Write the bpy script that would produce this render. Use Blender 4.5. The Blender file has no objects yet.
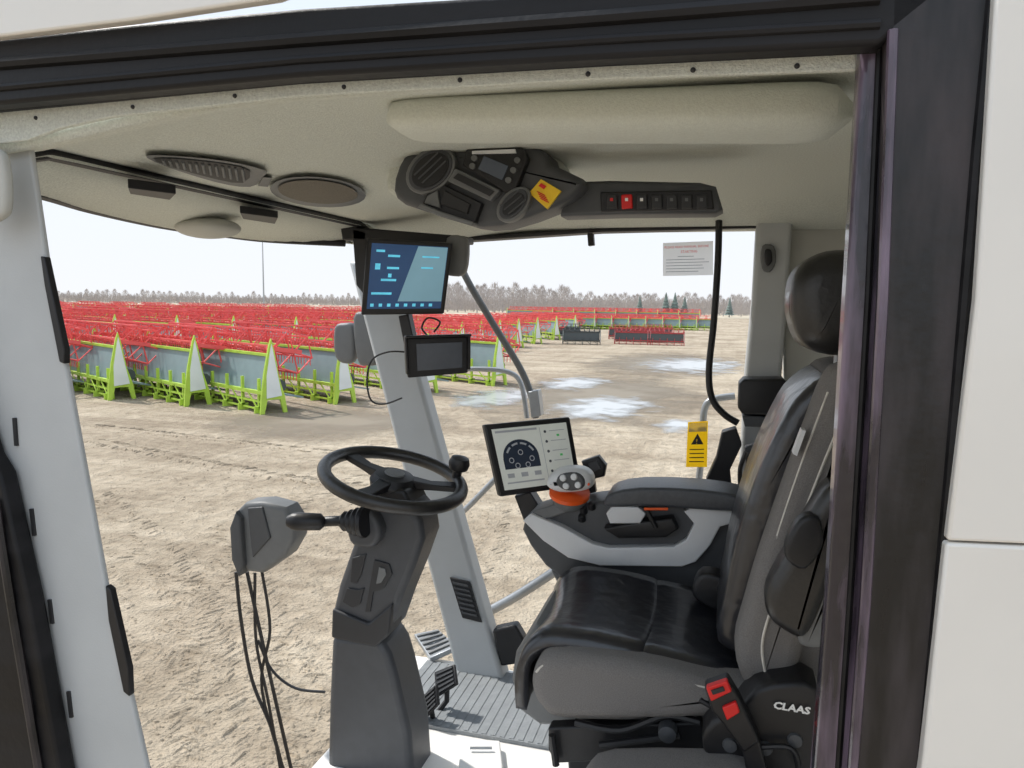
import bpy, bmesh, math, random
from mathutils import Vector, Matrix
random.seed(7)
C = bpy.context.scene.collection
F = 740.0
CAMZ = 3.25
CAM = Vector((0, 0, CAMZ))
YAW, PIT, ROL = math.radians(15.7), math.radians(-6.25), math.radians(0.8)
_f0 = Vector((-math.sin(YAW), math.cos(YAW), 0)); _r0 = Vector((math.cos(YAW), math.sin(YAW), 0)); _u0 = Vector((0, 0, 1))
FW = _f0*math.cos(PIT)+_u0*math.sin(PIT)
_u1 = -_f0*math.sin(PIT)+_u0*math.cos(PIT)
RT = _r0*math.cos(ROL)+_u1*math.sin(ROL)
UP = -_r0*math.sin(ROL)+_u1*math.cos(ROL)
cam = bpy.data.cameras.new('camera'); co = bpy.data.objects.new('camera', cam); C.objects.link(co)
cam.sensor_width = 36; cam.lens = F/1024*36; cam.clip_start = 0.05; cam.clip_end = 3000
m = Matrix.Identity(4)
for i, a in enumerate((RT, UP, -FW)):
    for k in range(3): m[k][i] = a[k]
m.translation = CAM
co.matrix_world = m
bpy.context.scene.camera = co

def ray(px, py): return FW+RT*((px-512)/F)+UP*((384-py)/F)
def Q(px, py, y):
    d = ray(px, py); return CAM+d*(y/d.y)
def QZ(px, py, z):
    d = ray(px, py); return CAM+d*((z-CAMZ)/d.z)

# ---------------- materials
def lin(c):
    c = c/255.0
    return c/12.92 if c <= .04045 else ((c+.055)/1.055)**2.4
def col(rgb): return (lin(rgb[0]), lin(rgb[1]), lin(rgb[2]), 1)
def mat(name, rgb, rough=.5, metal=0, scale=40, var=.12, bump=.0, bscale=None, emit=0, coat=0, spec=None, trans=0, rgb2=None, stretch=None, rvar=0):
    M = bpy.data.materials.new(name); M.use_nodes = True
    nt = M.node_tree; b = nt.nodes['Principled BSDF']
    tc = nt.nodes.new('ShaderNodeTexCoord'); n = nt.nodes.new('ShaderNodeTexNoise')
    n.inputs['Scale'].default_value = scale; n.inputs['Detail'].default_value = 4
    if stretch:
        mp = nt.nodes.new('ShaderNodeMapping'); mp.inputs['Scale'].default_value = stretch
        nt.links.new(tc.outputs['Object'], mp.inputs['Vector']); nt.links.new(mp.outputs[0], n.inputs['Vector'])
    else: nt.links.new(tc.outputs['Object'], n.inputs['Vector'])
    r = nt.nodes.new('ShaderNodeValToRGB'); c = col(rgb)
    r.color_ramp.elements[0].color = (c[0]*(1-var), c[1]*(1-var), c[2]*(1-var), 1)
    r.color_ramp.elements[1].color = col(rgb2) if rgb2 else (min(1, c[0]*(1+var)), min(1, c[1]*(1+var)), min(1, c[2]*(1+var)), 1)
    r.color_ramp.elements[0].position = .3 if not rgb2 else .42; r.color_ramp.elements[1].position = .66
    nt.links.new(n.outputs['Fac'], r.inputs['Fac']); nt.links.new(r.outputs['Color'], b.inputs['Base Color'])
    b.inputs['Roughness'].default_value = rough; b.inputs['Metallic'].default_value = metal
    if rvar:
        mr_ = nt.nodes.new('ShaderNodeMapRange'); mr_.inputs['From Min'].default_value = .3; mr_.inputs['From Max'].default_value = .7
        mr_.inputs['To Min'].default_value = rough-rvar; mr_.inputs['To Max'].default_value = rough+rvar
        nt.links.new(n.outputs['Fac'], mr_.inputs['Value']); nt.links.new(mr_.outputs[0], b.inputs['Roughness'])
    if coat: b.inputs['Coat Weight'].default_value = coat
    if spec is not None: b.inputs['Specular IOR Level'].default_value = spec
    if emit:
        nt.links.new(r.outputs['Color'], b.inputs['Emission Color']); b.inputs['Emission Strength'].default_value = emit
    if bump:
        n2 = nt.nodes.new('ShaderNodeTexNoise'); n2.inputs['Scale'].default_value = bscale or scale*4
        nt.links.new(tc.outputs['Object'], n2.inputs['Vector'])
        bp = nt.nodes.new('ShaderNodeBump'); bp.inputs['Strength'].default_value = bump; bp.inputs['Distance'].default_value = .01
        nt.links.new(n2.outputs['Fac'], bp.inputs['Height']); nt.links.new(bp.outputs['Normal'], b.inputs['Normal'])
    if trans:
        tr = nt.nodes.new('ShaderNodeBsdfTranslucent'); nt.links.new(r.outputs['Color'], tr.inputs['Color'])
        mx = nt.nodes.new('ShaderNodeMixShader'); mx.inputs[0].default_value = trans
        nt.links.new(b.outputs[0], mx.inputs[1]); nt.links.new(tr.outputs[0], mx.inputs[2]); nt.links.new(mx.outputs[0], nt.nodes['Material Output'].inputs['Surface'])
    return M
m_head = mat('headliner_fabric', (209, 212, 203), .95, scale=250, var=.12, bump=.45, bscale=450)
m_pad = mat('padded_vinyl', (208, 211, 202), .8, scale=200, var=.05, bump=.25, bscale=400)
m_post = mat('light_grey_plastic', (184, 187, 188), .5, scale=6, var=.05, bump=.05, bscale=300)
m_wall = mat('beige_wall_plastic', (184, 184, 178), .7, scale=8, var=.04, bump=.1, bscale=400)
m_black = mat('black_plastic', (24, 24, 27), .45, scale=20, var=.2, bump=.05)
m_seal = mat('black_rubber_seal', (20, 19, 21), .5, scale=6, var=.3, bump=.08, bscale=60, spec=.3, rgb2=(34, 33, 35), stretch=(.3, 1, 3), rvar=.12)
m_purp = mat('glossy_purple_black', (38, 32, 46), .3, scale=5, var=.3, bump=.2, bscale=30, coat=.5, rgb2=(128, 110, 130), stretch=(6, 6, .7), rvar=.12)  # lighter purple streaks paint reflections over the scuffed black
m_satin = mat('satin_black_paint', (24, 23, 26), .4, scale=7, var=.35, bump=.08, bscale=60, spec=.5, rgb2=(60, 54, 56), stretch=(3, 3, .6), rvar=.18)
m_white = mat('white_body_paint', (232, 228, 221), .28, scale=3, var=.03, coat=.3)
m_dgrey = mat('dark_grey_plastic', (72, 74, 77), .5, scale=30, var=.06, bump=.1, bscale=500)
m_col = mat('charcoal_column_plastic', (66, 68, 72), .48, scale=30, var=.06, bump=.12, bscale=500)
m_coll = mat('column_recess_shade', (44, 45, 48), .5, scale=30, var=.06)
m_mgrey = mat('mid_grey_plastic', (106, 108, 109), .5, scale=30, var=.05, bump=.08, bscale=400)
m_fab = mat('grey_seat_fabric', (122, 119, 117), .9, scale=400, var=.16, bump=.5, bscale=700)
m_leath = mat('dark_seat_leather', (36, 37, 42), .3, scale=12, var=.15, bump=.4, bscale=20, spec=.7, coat=.2)
m_bleath = mat('black_leather', (36, 35, 35), .36, scale=90, var=.12, bump=.12, bscale=60, spec=.6)
m_apad = mat('armrest_vinyl', (72, 75, 80), .4, scale=90, var=.1, bump=.15, bscale=300)
m_stitch = mat('pale_stitching', (200, 196, 188), .8)
m_silver = mat('silver_trim', (216, 218, 220), .4, metal=.05, scale=10, var=.03)
m_steel = mat('galvanised_tube', (160, 164, 168), .35, metal=.4, scale=30, var=.08)
m_orange = mat('orange_ring', (236, 92, 26), .4, var=.04)
m_yellow = mat('yellow_label', (255, 228, 70), .5, var=.03, trans=.65)
m_yel2 = mat('yellow_decal', (246, 204, 40), .5, var=.03)
m_red = mat('red_plastic', (215, 30, 28), .4, var=.05)
m_paper = mat('white_paper', (238, 238, 236), .6, var=.02)
m_film = mat('white_film', (248, 249, 250), .5, var=.01, trans=.8)
m_filmink = mat('film_red_ink', (225, 70, 70), .6, var=.02, trans=.6)
m_filmgrey = mat('film_grey_ink', (150, 156, 165), .6, var=.02, trans=.6)
m_ink = mat('dark_ink', (40, 40, 42), .6)
m_floor = mat('grey_floor_rubber', (146, 150, 153), .75, scale=30, var=.08, bump=.2, spec=.2)
m_pale = mat('pale_floor_plate', (246, 244, 240), .55, scale=12, var=.04)  # near-white base paints in the sunlit highlight on the floor
s_dark = mat('screen_dark', (30, 38, 50), .25, emit=.4, var=.05)
s_navy = mat('screen_navy', (24, 56, 92), .25, emit=.7, var=.1, scale=6)
s_glare = mat('screen_glare', (112, 150, 166), .25, emit=.55, var=.08, scale=5)
s_cyan = mat('screen_cyan', (90, 190, 220), .3, emit=.7)
s_grey = mat('screen_grey', (62, 66, 72), .25, emit=.3, var=.03)
s_mid = mat('screen_mid_grey', (140, 144, 148), .3, emit=.25, var=.03)
s_lite = mat('screen_light', (184, 188, 182), .3, emit=.32, var=.02)
s_green = mat('screen_green', (60, 150, 80), .3, emit=.4)
m_lime = mat('hazy_lime_green_paint', (180, 212, 78), .55, scale=3, var=.1)
m_hred = mat('hazy_red_paint', (236, 96, 94), .6, scale=3, var=.1)  # red, like the lime above, lightened to paint in distance haze
m_dred = mat('dull_red_paint', (186, 72, 74), .6, scale=3, var=.15)
m_hwht = mat('white_shield', (226, 231, 228), .5, scale=2, var=.04)
m_sheet = mat('grey_green_sheet', (128, 148, 150), .5, scale=2, var=.08)
m_tyre = mat('dark_steel', (78, 84, 84), .7)
m_bark = mat('hazy_tree_brown', (180, 172, 168), .95, scale=2, var=.12)  # bark paled to mix distance haze into the colour
m_ever = mat('evergreen', (112, 124, 118), .95, scale=2, var=.3)

# ---------------- mesh builder
ROOT = {}
class MB:
    def __init__(s): s.v = []; s.f = []
    def add(s, vs, fs):
        o = len(s.v); s.v += [Vector(v) for v in vs]; s.f += [tuple(i+o for i in f) for f in fs]; return s
    def prism(s, a, b):
        n = len(a)
        return s.add(list(a)+list(b), [tuple(range(n)), tuple(range(2*n-1, n-1, -1))]+[(i, (i+1) % n, n+(i+1) % n, n+i) for i in range(n)])
    def box(s, c, size, R=None):
        c = Vector(c); vs = []
        for z in (-.5, .5):
            for x, y in ((-.5, -.5), (.5, -.5), (.5, .5), (-.5, .5)):
                p = Vector((x*size[0], y*size[1], z*size[2]))
                vs.append(c+(R @ p if R else p))
        return s.prism(vs[:4], vs[4:])
    def loft(s, rings, caps=True):
        n = len(rings[0]); vs = [p for r in rings for p in r]; fs = []
        for k in range(len(rings)-1):
            for i in range(n):
                fs.append((k*n+i, k*n+(i+1) % n, (k+1)*n+(i+1) % n, (k+1)*n+i))
        if caps: fs += [tuple(range(n)), tuple(range(len(rings)*n-1, (len(rings)-1)*n-1, -1))]
        return s.add(vs, fs)
    def tube(s, path, r, n=10, closed=False):
        P = [Vector(p) for p in path]; rings = []; N = len(P)
        rr = r if isinstance(r, (list, tuple)) else [r]*N
        ref = None
        for i in range(N):
            if closed: t = P[(i+1) % N]-P[i-1]
            else: t = P[min(i+1, N-1)]-P[max(i-1, 0)]
            t.normalize()
            if ref is None:
                ref = Vector((0, 0, 1)) if abs(t.z) < .9 else Vector((1, 0, 0))
            a = t.cross(ref)
            if a.length < 1e-5: a = t.cross(Vector((0, 1, .1)))
            a.normalize(); b = a.cross(t).normalized(); ref = b
            rings.append([P[i]+(a*math.cos(2*math.pi*k/n)+b*math.sin(2*math.pi*k/n))*rr[i] for k in range(n)])
        if closed: rings.append(rings[0]); return s.loft(rings, False)
        return s.loft(rings)
    def lathe(s, prof, c, ax=(0, 0, 1), n=24, ex=None, sx=1, sy=1):
        ax = Vector(ax).normalized(); a = Vector(ex) if ex else ax.orthogonal(); a = (a-ax*a.dot(ax)).normalized(); b = ax.cross(a); c = Vector(c)
        return s.loft([[c+ax*z+(a*sx*math.cos(2*math.pi*k/n)+b*sy*math.sin(2*math.pi*k/n))*max(r, 1e-4) for k in range(n)] for r, z in prof])
    def sphere(s, c, r, n=14):
        c = Vector(c); r = Vector(r) if not isinstance(r, (int, float)) else Vector((r, r, r)); rings = []
        for i in range(1, n):
            t = math.pi*i/n
            rings.append([c+Vector((r.x*math.sin(t)*math.cos(2*math.pi*k/n), r.y*math.sin(t)*math.sin(2*math.pi*k/n), r.z*math.cos(t))) for k in range(n)])
        return s.loft(rings)
    def prof(s, px, y0, y1):
        a = [Q(x, y, y0) for x, y in px]; return s.prism(a, [Vector((p.x, y1, p.z)) for p in a])
    def puffy(s, px, y0, y1, ins=.03, ry=None, steps=4, smooth=3):
        a = [Q(x, y, y0) for x, y in px]
        a = [(p.x, p.z) for p in a]
        if smooth: a = crom(a, smooth)
        ry = ry or ins; rings = []
        ar = sum(a[i-1][0]*a[i][1]-a[i][0]*a[i-1][1] for i in range(len(a)))
        sg = 1 if ar > 0 else -1
        def off(d):
            out = []; n = len(a)
            for i in range(n):
                tx = a[(i+1) % n][0]-a[i-1][0]; tz = a[(i+1) % n][1]-a[i-1][1]; L = math.hypot(tx, tz) or 1
                out.append((a[i][0]-sg*tz/L*d, a[i][1]+sg*tx/L*d))
            return out
        for k in range(steps+1):
            t = math.pi/2*k/steps
            o = off(ins*(1-math.sin(t))); y = y0+ry*(1-math.cos(t))
            rings.append([Vector((x, y, z)) for x, z in o])
        for k in range(steps, -1, -1):
            t = math.pi/2*k/steps
            o = off(ins*(1-math.sin(t))); y = y1-ry*(1-math.cos(t))
            rings.append([Vector((x, y, z)) for x, z in o])
        return s.loft(rings)
    def text(s, body, size, org, ex, ey, bold=0):
        cu = bpy.data.curves.new('t', 'FONT'); cu.body = body; cu.size = size; cu.resolution_u = 2; cu.offset = bold
        o = bpy.data.objects.new('t', cu); C.objects.link(o)
        me = bpy.data.meshes.new_from_object(o.evaluated_get(bpy.context.evaluated_depsgraph_get()))
        s.add([Vector(org)+Vector(ex)*v.co.x+Vector(ey)*v.co.y for v in me.vertices], [tuple(p.vertices) for p in me.polygons])
        bpy.data.objects.remove(o); bpy.data.meshes.remove(me); bpy.data.curves.remove(cu); return s
    def build(s, name, mt, parent=None, bevel=0, sub=0, ang=40, label=None):
        off = ROOT[parent] if parent is not None else None
        if off is None:
            xs = [v.x for v in s.v]; ys = [v.y for v in s.v]; zs = [v.z for v in s.v]
            off = Vector(((min(xs)+max(xs))/2, (min(ys)+max(ys))/2, min(zs)))
        me = bpy.data.meshes.new(name); me.from_pydata([v-off for v in s.v], [], s.f)
        bm = bmesh.new(); bm.from_mesh(me); bmesh.ops.recalc_face_normals(bm, faces=bm.faces); bm.to_mesh(me); bm.free()
        for p in me.polygons: p.use_smooth = True
        me.set_sharp_from_angle(angle=math.radians(ang))
        me.materials.append(mt)
        o = bpy.data.objects.new(name, me); C.objects.link(o)
        if parent is not None: o.parent = parent
        else: o.location = off
        ROOT[o] = off
        if bevel:
            b = o.modifiers.new('b', 'BEVEL'); b.width = bevel; b.segments = 3; b.limit_method = 'ANGLE'; b.angle_limit = math.radians(35)
            b.harden_normals = False
        if sub:
            d = o.modifiers.new('s', 'SUBSURF'); d.levels = sub; d.render_levels = sub
        if label: o['label'] = label
        return o
def crom(a, k):
    out = []; n = len(a)
    for i in range(n):
        p0, p1, p2, p3 = a[i-1], a[i], a[(i+1) % n], a[(i+2) % n]
        for j in range(k):
            t = j/k
            out.append(tuple(.5*((2*p1[q])+(-p0[q]+p2[q])*t+(2*p0[q]-5*p1[q]+4*p2[q]-p3[q])*t*t+(-p0[q]+3*p1[q]-3*p2[q]+p3[q])*t**3) for q in range(len(p1))))
    return out
def curve(pts, k=6):
    P = [tuple(p) for p in pts]; P = [P[0]]+P+[P[-1]]; out = []
    for i in range(1, len(P)-2):
        p0, p1, p2, p3 = P[i-1], P[i], P[i+1], P[i+2]
        for j in range(k):
            t = j/k
            out.append(Vector([.5*((2*p1[q])+(-p0[q]+p2[q])*t+(2*p0[q]-5*p1[q]+4*p2[q]-p3[q])*t*t+(-p0[q]+3*p1[q]-3*p2[q]+p3[q])*t**3) for q in range(3)]))
    out.append(Vector(P[-1])); return out
def ptube(px, y, r, n=10, k=6):
    ys = y if isinstance(y, (list, tuple)) else [y]*len(px)
    return MB().tube(curve([Q(a, b, c) for (a, b), c in zip(px, ys)], k), r, n)
class Panel:
    def __init__(s, TL, TR, BR, BL):
        s.c = [Vector(p) for p in (TL, TR, BR, BL)]
        s.n = (s.c[1]-s.c[0]).cross(s.c[3]-s.c[0]).normalized()
        if s.n.dot(CAM-s.c[0]) < 0: s.n = -s.n
        s.ex = (s.c[1]-s.c[0]).normalized(); s.ey = -(s.c[3]-s.c[0]).normalized()
    def pt(s, u, v, l=0):
        a, b, c, d = s.c
        return a*(1-u)*(1-v)+b*u*(1-v)+c*u*v+d*(1-u)*v+s.n*l
    def rect(s, mb, u0, v0, u1, v1, l0=0, l1=.002):
        q = [(u0, v0), (u1, v0), (u1, v1), (u0, v1)]
        return mb.prism([s.pt(u, v, l0) for u, v in q], [s.pt(u, v, l1) for u, v in q])
    def disc(s, mb, u, v, ru, rv, l0=0, l1=.002, n=20, a0=0, a1=360, hole=0):
        if hole or a1-a0 < 360:
            k = n
            o = [s.pt(u+ru*math.cos(math.radians(a0+(a1-a0)*i/k)), v-rv*math.sin(math.radians(a0+(a1-a0)*i/k)), l1) for i in range(k+1)]
            inn = [s.pt(u+ru*hole*math.cos(math.radians(a0+(a1-a0)*i/k)), v-rv*hole*math.sin(math.radians(a0+(a1-a0)*i/k)), l1) for i in range(k+1)]
            return mb.add(o+inn, [(i, i+1, k+2+i, k+1+i) for i in range(k)])
        q = [(u+ru*math.cos(2*math.pi*i/n), v-rv*math.sin(2*math.pi*i/n)) for i in range(n)]
        return mb.prism([s.pt(a, b, l0) for a, b in q], [s.pt(a, b, l1) for a, b in q])
    def text(s, mb, body, size, u, v, l=.003): return mb.text(body, size, s.pt(u, v, l), s.ex, s.ey)
def ppan(c, ys):
    return Panel(*[Q(a, b, y) for (a, b), y in zip(c, ys)])
def tag(o, label=None, cat=None, group=None, kind=None):
    if label: o['label'] = label
    if cat: o['category'] = cat
    if group: o['group'] = group
    if kind: o['kind'] = kind
    return o
def thing(name, loc, label, cat, group=None):
    o = bpy.data.objects.new(name, None); o.empty_display_size = .1; C.objects.link(o); o.location = loc; ROOT[o] = Vector(loc)
    return tag(o, label, cat, group)
def struct(o, label, cat='structure'): return tag(o, label, cat, kind='structure')
def copy_tree(o, parent=None):
    c = o.copy(); C.objects.link(c)
    if parent is not None: c.parent = parent
    for ch in list(o.children): copy_tree(ch, c)
    return c
R = lambda z: CAMZ+z

# ================= OUTDOORS
def ground_mat(name, k=1.0):
    gm = bpy.data.materials.new(name); gm.use_nodes = True
    nt = gm.node_tree; b = nt.nodes['Principled BSDF']; b.inputs['Roughness'].default_value = .95; b.inputs['Specular IOR Level'].default_value = .2
    geo = nt.nodes.new('ShaderNodeNewGeometry')
    def nz(sc, det=6, dist=0, mp=None):
        n = nt.nodes.new('ShaderNodeTexNoise'); n.inputs['Scale'].default_value = sc; n.inputs['Detail'].default_value = det; n.inputs['Distortion'].default_value = dist
        if mp:
            q = nt.nodes.new('ShaderNodeMapping'); q.inputs['Scale'].default_value = mp[0]; q.inputs['Rotation'].default_value = (0, 0, mp[1])
            nt.links.new(geo.outputs['Position'], q.inputs['Vector']); nt.links.new(q.outputs[0], n.inputs['Vector'])
        else: nt.links.new(geo.outputs['Position'], n.inputs['Vector'])
        return n
    n1 = nz(.22, 8, .6); n2 = nz(4.5, 8); n3 = nz(26, 4); n4 = nz(1.0, 5, .4, ((.08, 1.1, 1), .25)); n5 = nz(1.0, 4, .3, ((1.4, .1, 1), .35))
    def ramp(n, a, b_, p0, p1):
        r1 = nt.nodes.new('ShaderNodeValToRGB'); r1.color_ramp.elements[0].color = a; r1.color_ramp.elements[1].color = b_
        r1.color_ramp.elements[0].position = p0; r1.color_ramp.elements[1].position = p1
        nt.links.new(n.outputs['Fac'], r1.inputs['Fac']); return r1
    def mul(a, b_, f):
        mx = nt.nodes.new('ShaderNodeMixRGB'); mx.blend_type = 'MULTIPLY'; mx.inputs['Fac'].default_value = f
        nt.links.new(a.outputs['Color'], mx.inputs['Color1']); nt.links.new(b_.outputs['Color'], mx.inputs['Color2']); return mx
    r1 = ramp(n1, col((170*k, 155*k, 135*k)), col((194*k, 180*k, 159*k)), .36, .6)
    r2 = ramp(n2, (.76, .745, .73, 1), (1.08, 1.08, 1.08, 1), .35, .6)
    r4 = ramp(n4, (.80, .78, .76, 1), (1.07, 1.07, 1.07, 1), .4, .55)
    r5 = ramp(n5, (.84, .82, .8, 1), (1.05, 1.05, 1.05, 1), .4, .52)
    mm = mul(mul(mul(r1, r2, .7), r4, .75), r5, .5)
    nt.links.new(mm.outputs['Color'], b.inputs['Base Color'])
    ad = nt.nodes.new('ShaderNodeMath'); ad.operation = 'MULTIPLY_ADD'; ad.inputs[1].default_value = .36
    nt.links.new(n3.outputs['Fac'], ad.inputs[0]); nt.links.new(n2.outputs['Fac'], ad.inputs[2])
    bp = nt.nodes.new('ShaderNodeBump'); bp.inputs['Strength'].default_value = .9; bp.inputs['Distance'].default_value = .17
    nt.links.new(ad.outputs[0], bp.inputs['Height']); nt.links.new(bp.outputs['Normal'], b.inputs['Normal'])
    return gm
gm = ground_mat('sandy_gravel')
gm2 = ground_mat('sandy_tread', .98)
g = MB().add([(-1200, -60, 0), (1200, -60, 0), (1200, 1600, 0), (-1200, 1600, 0)], [(0, 1, 2, 3)]).build('ground', gm)
struct(g, 'sandy gravel yard with tyre tracks outside the cab', 'ground')
m_field = mat('dry_field', (194, 182, 160), .95, scale=.02, var=.12)
fb = MB()
a = [QZ(-900, 316-12, .05), QZ(500, 316, .05), QZ(1300, 324, .05)]
far = [CAM+Vector((ray(x, 300).x, ray(x, 300).y, 0)).normalized()*1400 for x in (-900, 500, 1300)]
for i in (0, 1): fb.add([a[i], a[i+1], Vector((far[i+1].x, far[i+1].y, .05)), Vector((far[i].x, far[i].y, .05))], [(0, 1, 2, 3)])
struct(fb.build('field', m_field), 'dry brown field beyond the gravel yard', 'field')
def resample(P, step):
    out = [P[0]]; acc = 0
    for i in range(1, len(P)):
        d = (P[i]-P[i-1]).length; acc += d
        if acc >= step: out.append(P[i]); acc = 0
    return out
def rut(path, w, label, hh=.017):
    mb = MB(); P = resample(curve([QZ(x, y, 0) for x, y in path], 200), .12)[1:-1]
    for i in range(0, len(P)-1):
        t = (P[i+1]-P[i]).normalized(); s_ = Vector((-t.y, t.x, 0)); c = P[i]+s_*random.uniform(-.02, .02)
        for sd in (-1, 1):
            if random.random() < .22: continue
            j = random.uniform(.55, 1.1); j0 = random.uniform(.0, .12); sk = random.uniform(.06, .14)
            q = [c+s_*sd*(.02+j0)-t*.06, c+s_*sd*w*j+t*sk, c+s_*sd*w*j+t*(sk+.05), c+s_*sd*(.02+j0)+t*.0]
            cc = sum(q, Vector())/4; h_ = hh*random.uniform(.4, 1.1)
            mb.prism([p+Vector((0, 0, -.01)) for p in q], [cc+(c_-cc)*.5+Vector((0, 0, h_)) for c_ in q])
    tag(mb.build('tyre_track', gm2, ang=80), label, 'tyre track', kind='stuff')
rut([(140, 790), (172, 660), (225, 570), (300, 500), (360, 470)], .32, 'chevron tyre tread marks pressed in sand in front of the cab')
rut([(345, 830), (300, 700), (262, 600), (225, 520)], .3, 'tyre tread marks in the sand beside the hanging cables')
rut([(470, 585), (490, 540), (500, 505)], .28, 'faint tyre tread marks seen between slanted post and armrest')
rut([(210, 800), (215, 700), (200, 620), (150, 540), (90, 490)], .3, 'tyre tread marks curving from lower left toward the grey post')
rut([(90, 440), (200, 462), (300, 480), (420, 492)], .3, 'tyre tread marks running across the yard behind the wheel', .03)
rut([(85, 425), (220, 440), (330, 452), (470, 456)], .25, 'far tyre tread marks running across the yard below the headers', .03)
rut([(150, 640), (240, 660), (330, 650)], .34, 'churned tread marks crossing the sand behind the cables')
rut([(100, 560), (180, 590), (260, 640), (330, 720)], .3, 'diagonal tread marks crossing behind the grey housing')
mb = MB()
for i in range(1800):
    px, py = random.uniform(70, 520), 440+330*random.random()**1.2
    p = QZ(px, py, 0); s_ = random.uniform(.012, .034)
    q = [p+Vector((s_*math.cos(t+i)*random.uniform(.6, 1.2), s_*math.sin(t+i)*random.uniform(.6, 1.2), -.005)) for t in (0, 1.26, 2.5, 3.8, 5)]
    mb.prism(q, [p+(v-p)*.55+Vector((0, 0, s_*.5)) for v in q])
tag(mb.build('mud_clods', gm2, ang=80), 'small dried mud clods scattered over the sandy yard', 'mud', kind='stuff')
def soft(name, rgb, rough, lo, hi, nsc=1.0, nam=.5):
    M = bpy.data.materials.new(name); M.use_nodes = True; nt = M.node_tree; b = nt.nodes['Principled BSDF']
    b.inputs['Base Color'].default_value = col(rgb); b.inputs['Roughness'].default_value = rough
    tc = nt.nodes.new('ShaderNodeTexCoord'); vm = nt.nodes.new('ShaderNodeVectorMath'); vm.operation = 'SUBTRACT'; vm.inputs[1].default_value = (.5, .5, 0)
    sx = nt.nodes.new('ShaderNodeSeparateXYZ'); cx = nt.nodes.new('ShaderNodeCombineXYZ')
    nt.links.new(tc.outputs['Generated'], vm.inputs[0]); nt.links.new(vm.outputs[0], sx.inputs[0]); nt.links.new(sx.outputs['X'], cx.inputs['X']); nt.links.new(sx.outputs['Y'], cx.inputs['Y'])
    ln = nt.nodes.new('ShaderNodeVectorMath'); ln.operation = 'LENGTH'; nt.links.new(cx.outputs[0], ln.inputs[0])
    n = nt.nodes.new('ShaderNodeTexNoise'); n.inputs['Scale'].default_value = nsc; n.inputs['Detail'].default_value = 5; nt.links.new(tc.outputs['Object'], n.inputs['Vector'])
    ma = nt.nodes.new('ShaderNodeMath'); ma.operation = 'MULTIPLY_ADD'; ma.inputs[1].default_value = nam; nt.links.new(n.outputs['Fac'], ma.inputs[0]); nt.links.new(ln.outputs['Value'], ma.inputs[2])
    mr_ = nt.nodes.new('ShaderNodeMapRange'); mr_.inputs['From Min'].default_value = lo; mr_.inputs['From Max'].default_value = hi; nt.links.new(ma.outputs[0], mr_.inputs['Value'])
    tr = nt.nodes.new('ShaderNodeBsdfTransparent'); mx = nt.nodes.new('ShaderNodeMixShader')
    nt.links.new(mr_.outputs[0], mx.inputs[0]); nt.links.new(b.outputs[0], mx.inputs[1]); nt.links.new(tr.outputs[0], mx.inputs[2]); nt.links.new(mx.outputs[0], nt.nodes['Material Output'].inputs['Surface'])
    return M
m_pud = soft('puddle_water', (186, 188, 188), .22, .5, .72, 1.1, .75)
m_wet = soft('wet_sand', (134, 122, 104), .6, .4, .8, .6, .6)
def patch(name, mt, cx, cy, wx, wy, z, lb, cat):
    pts = [QZ(cx+wx*math.cos(t), cy+wy*math.sin(t), z) for t in [2*math.pi*i/40 for i in range(40)]]
    tag(MB().add(pts, [tuple(range(40))]).build(name, mt), lb, cat)
for (cx, cy, wx, wy, lb) in ((604, 410, 78, 19, 'wide pale puddle on the gravel beyond the right window'), (690, 367, 84, 12, 'long bright puddle far off by the window bar'),
                             (575, 384, 50, 10, 'thin bright puddle strip between two larger puddles'), (680, 426, 40, 10, 'small puddle beside the yellow warning label'),
                             (496, 400, 50, 17, 'puddle behind the outside grab rail')):
    patch('puddle', m_pud, cx, cy, wx, wy, .016, lb, 'puddle')
for (cx, cy, wx, wy, lb) in ((600, 405, 130, 32, 'wide wet darker sand around the puddles'), (330, 425, 130, 20, 'wet darker sand in front of the header row'), (660, 366, 90, 14, 'far wet darker sand by the long puddle')):
    patch('wet_patch', m_wet, cx, cy, wx, wy, .008, lb, 'wet sand')

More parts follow.
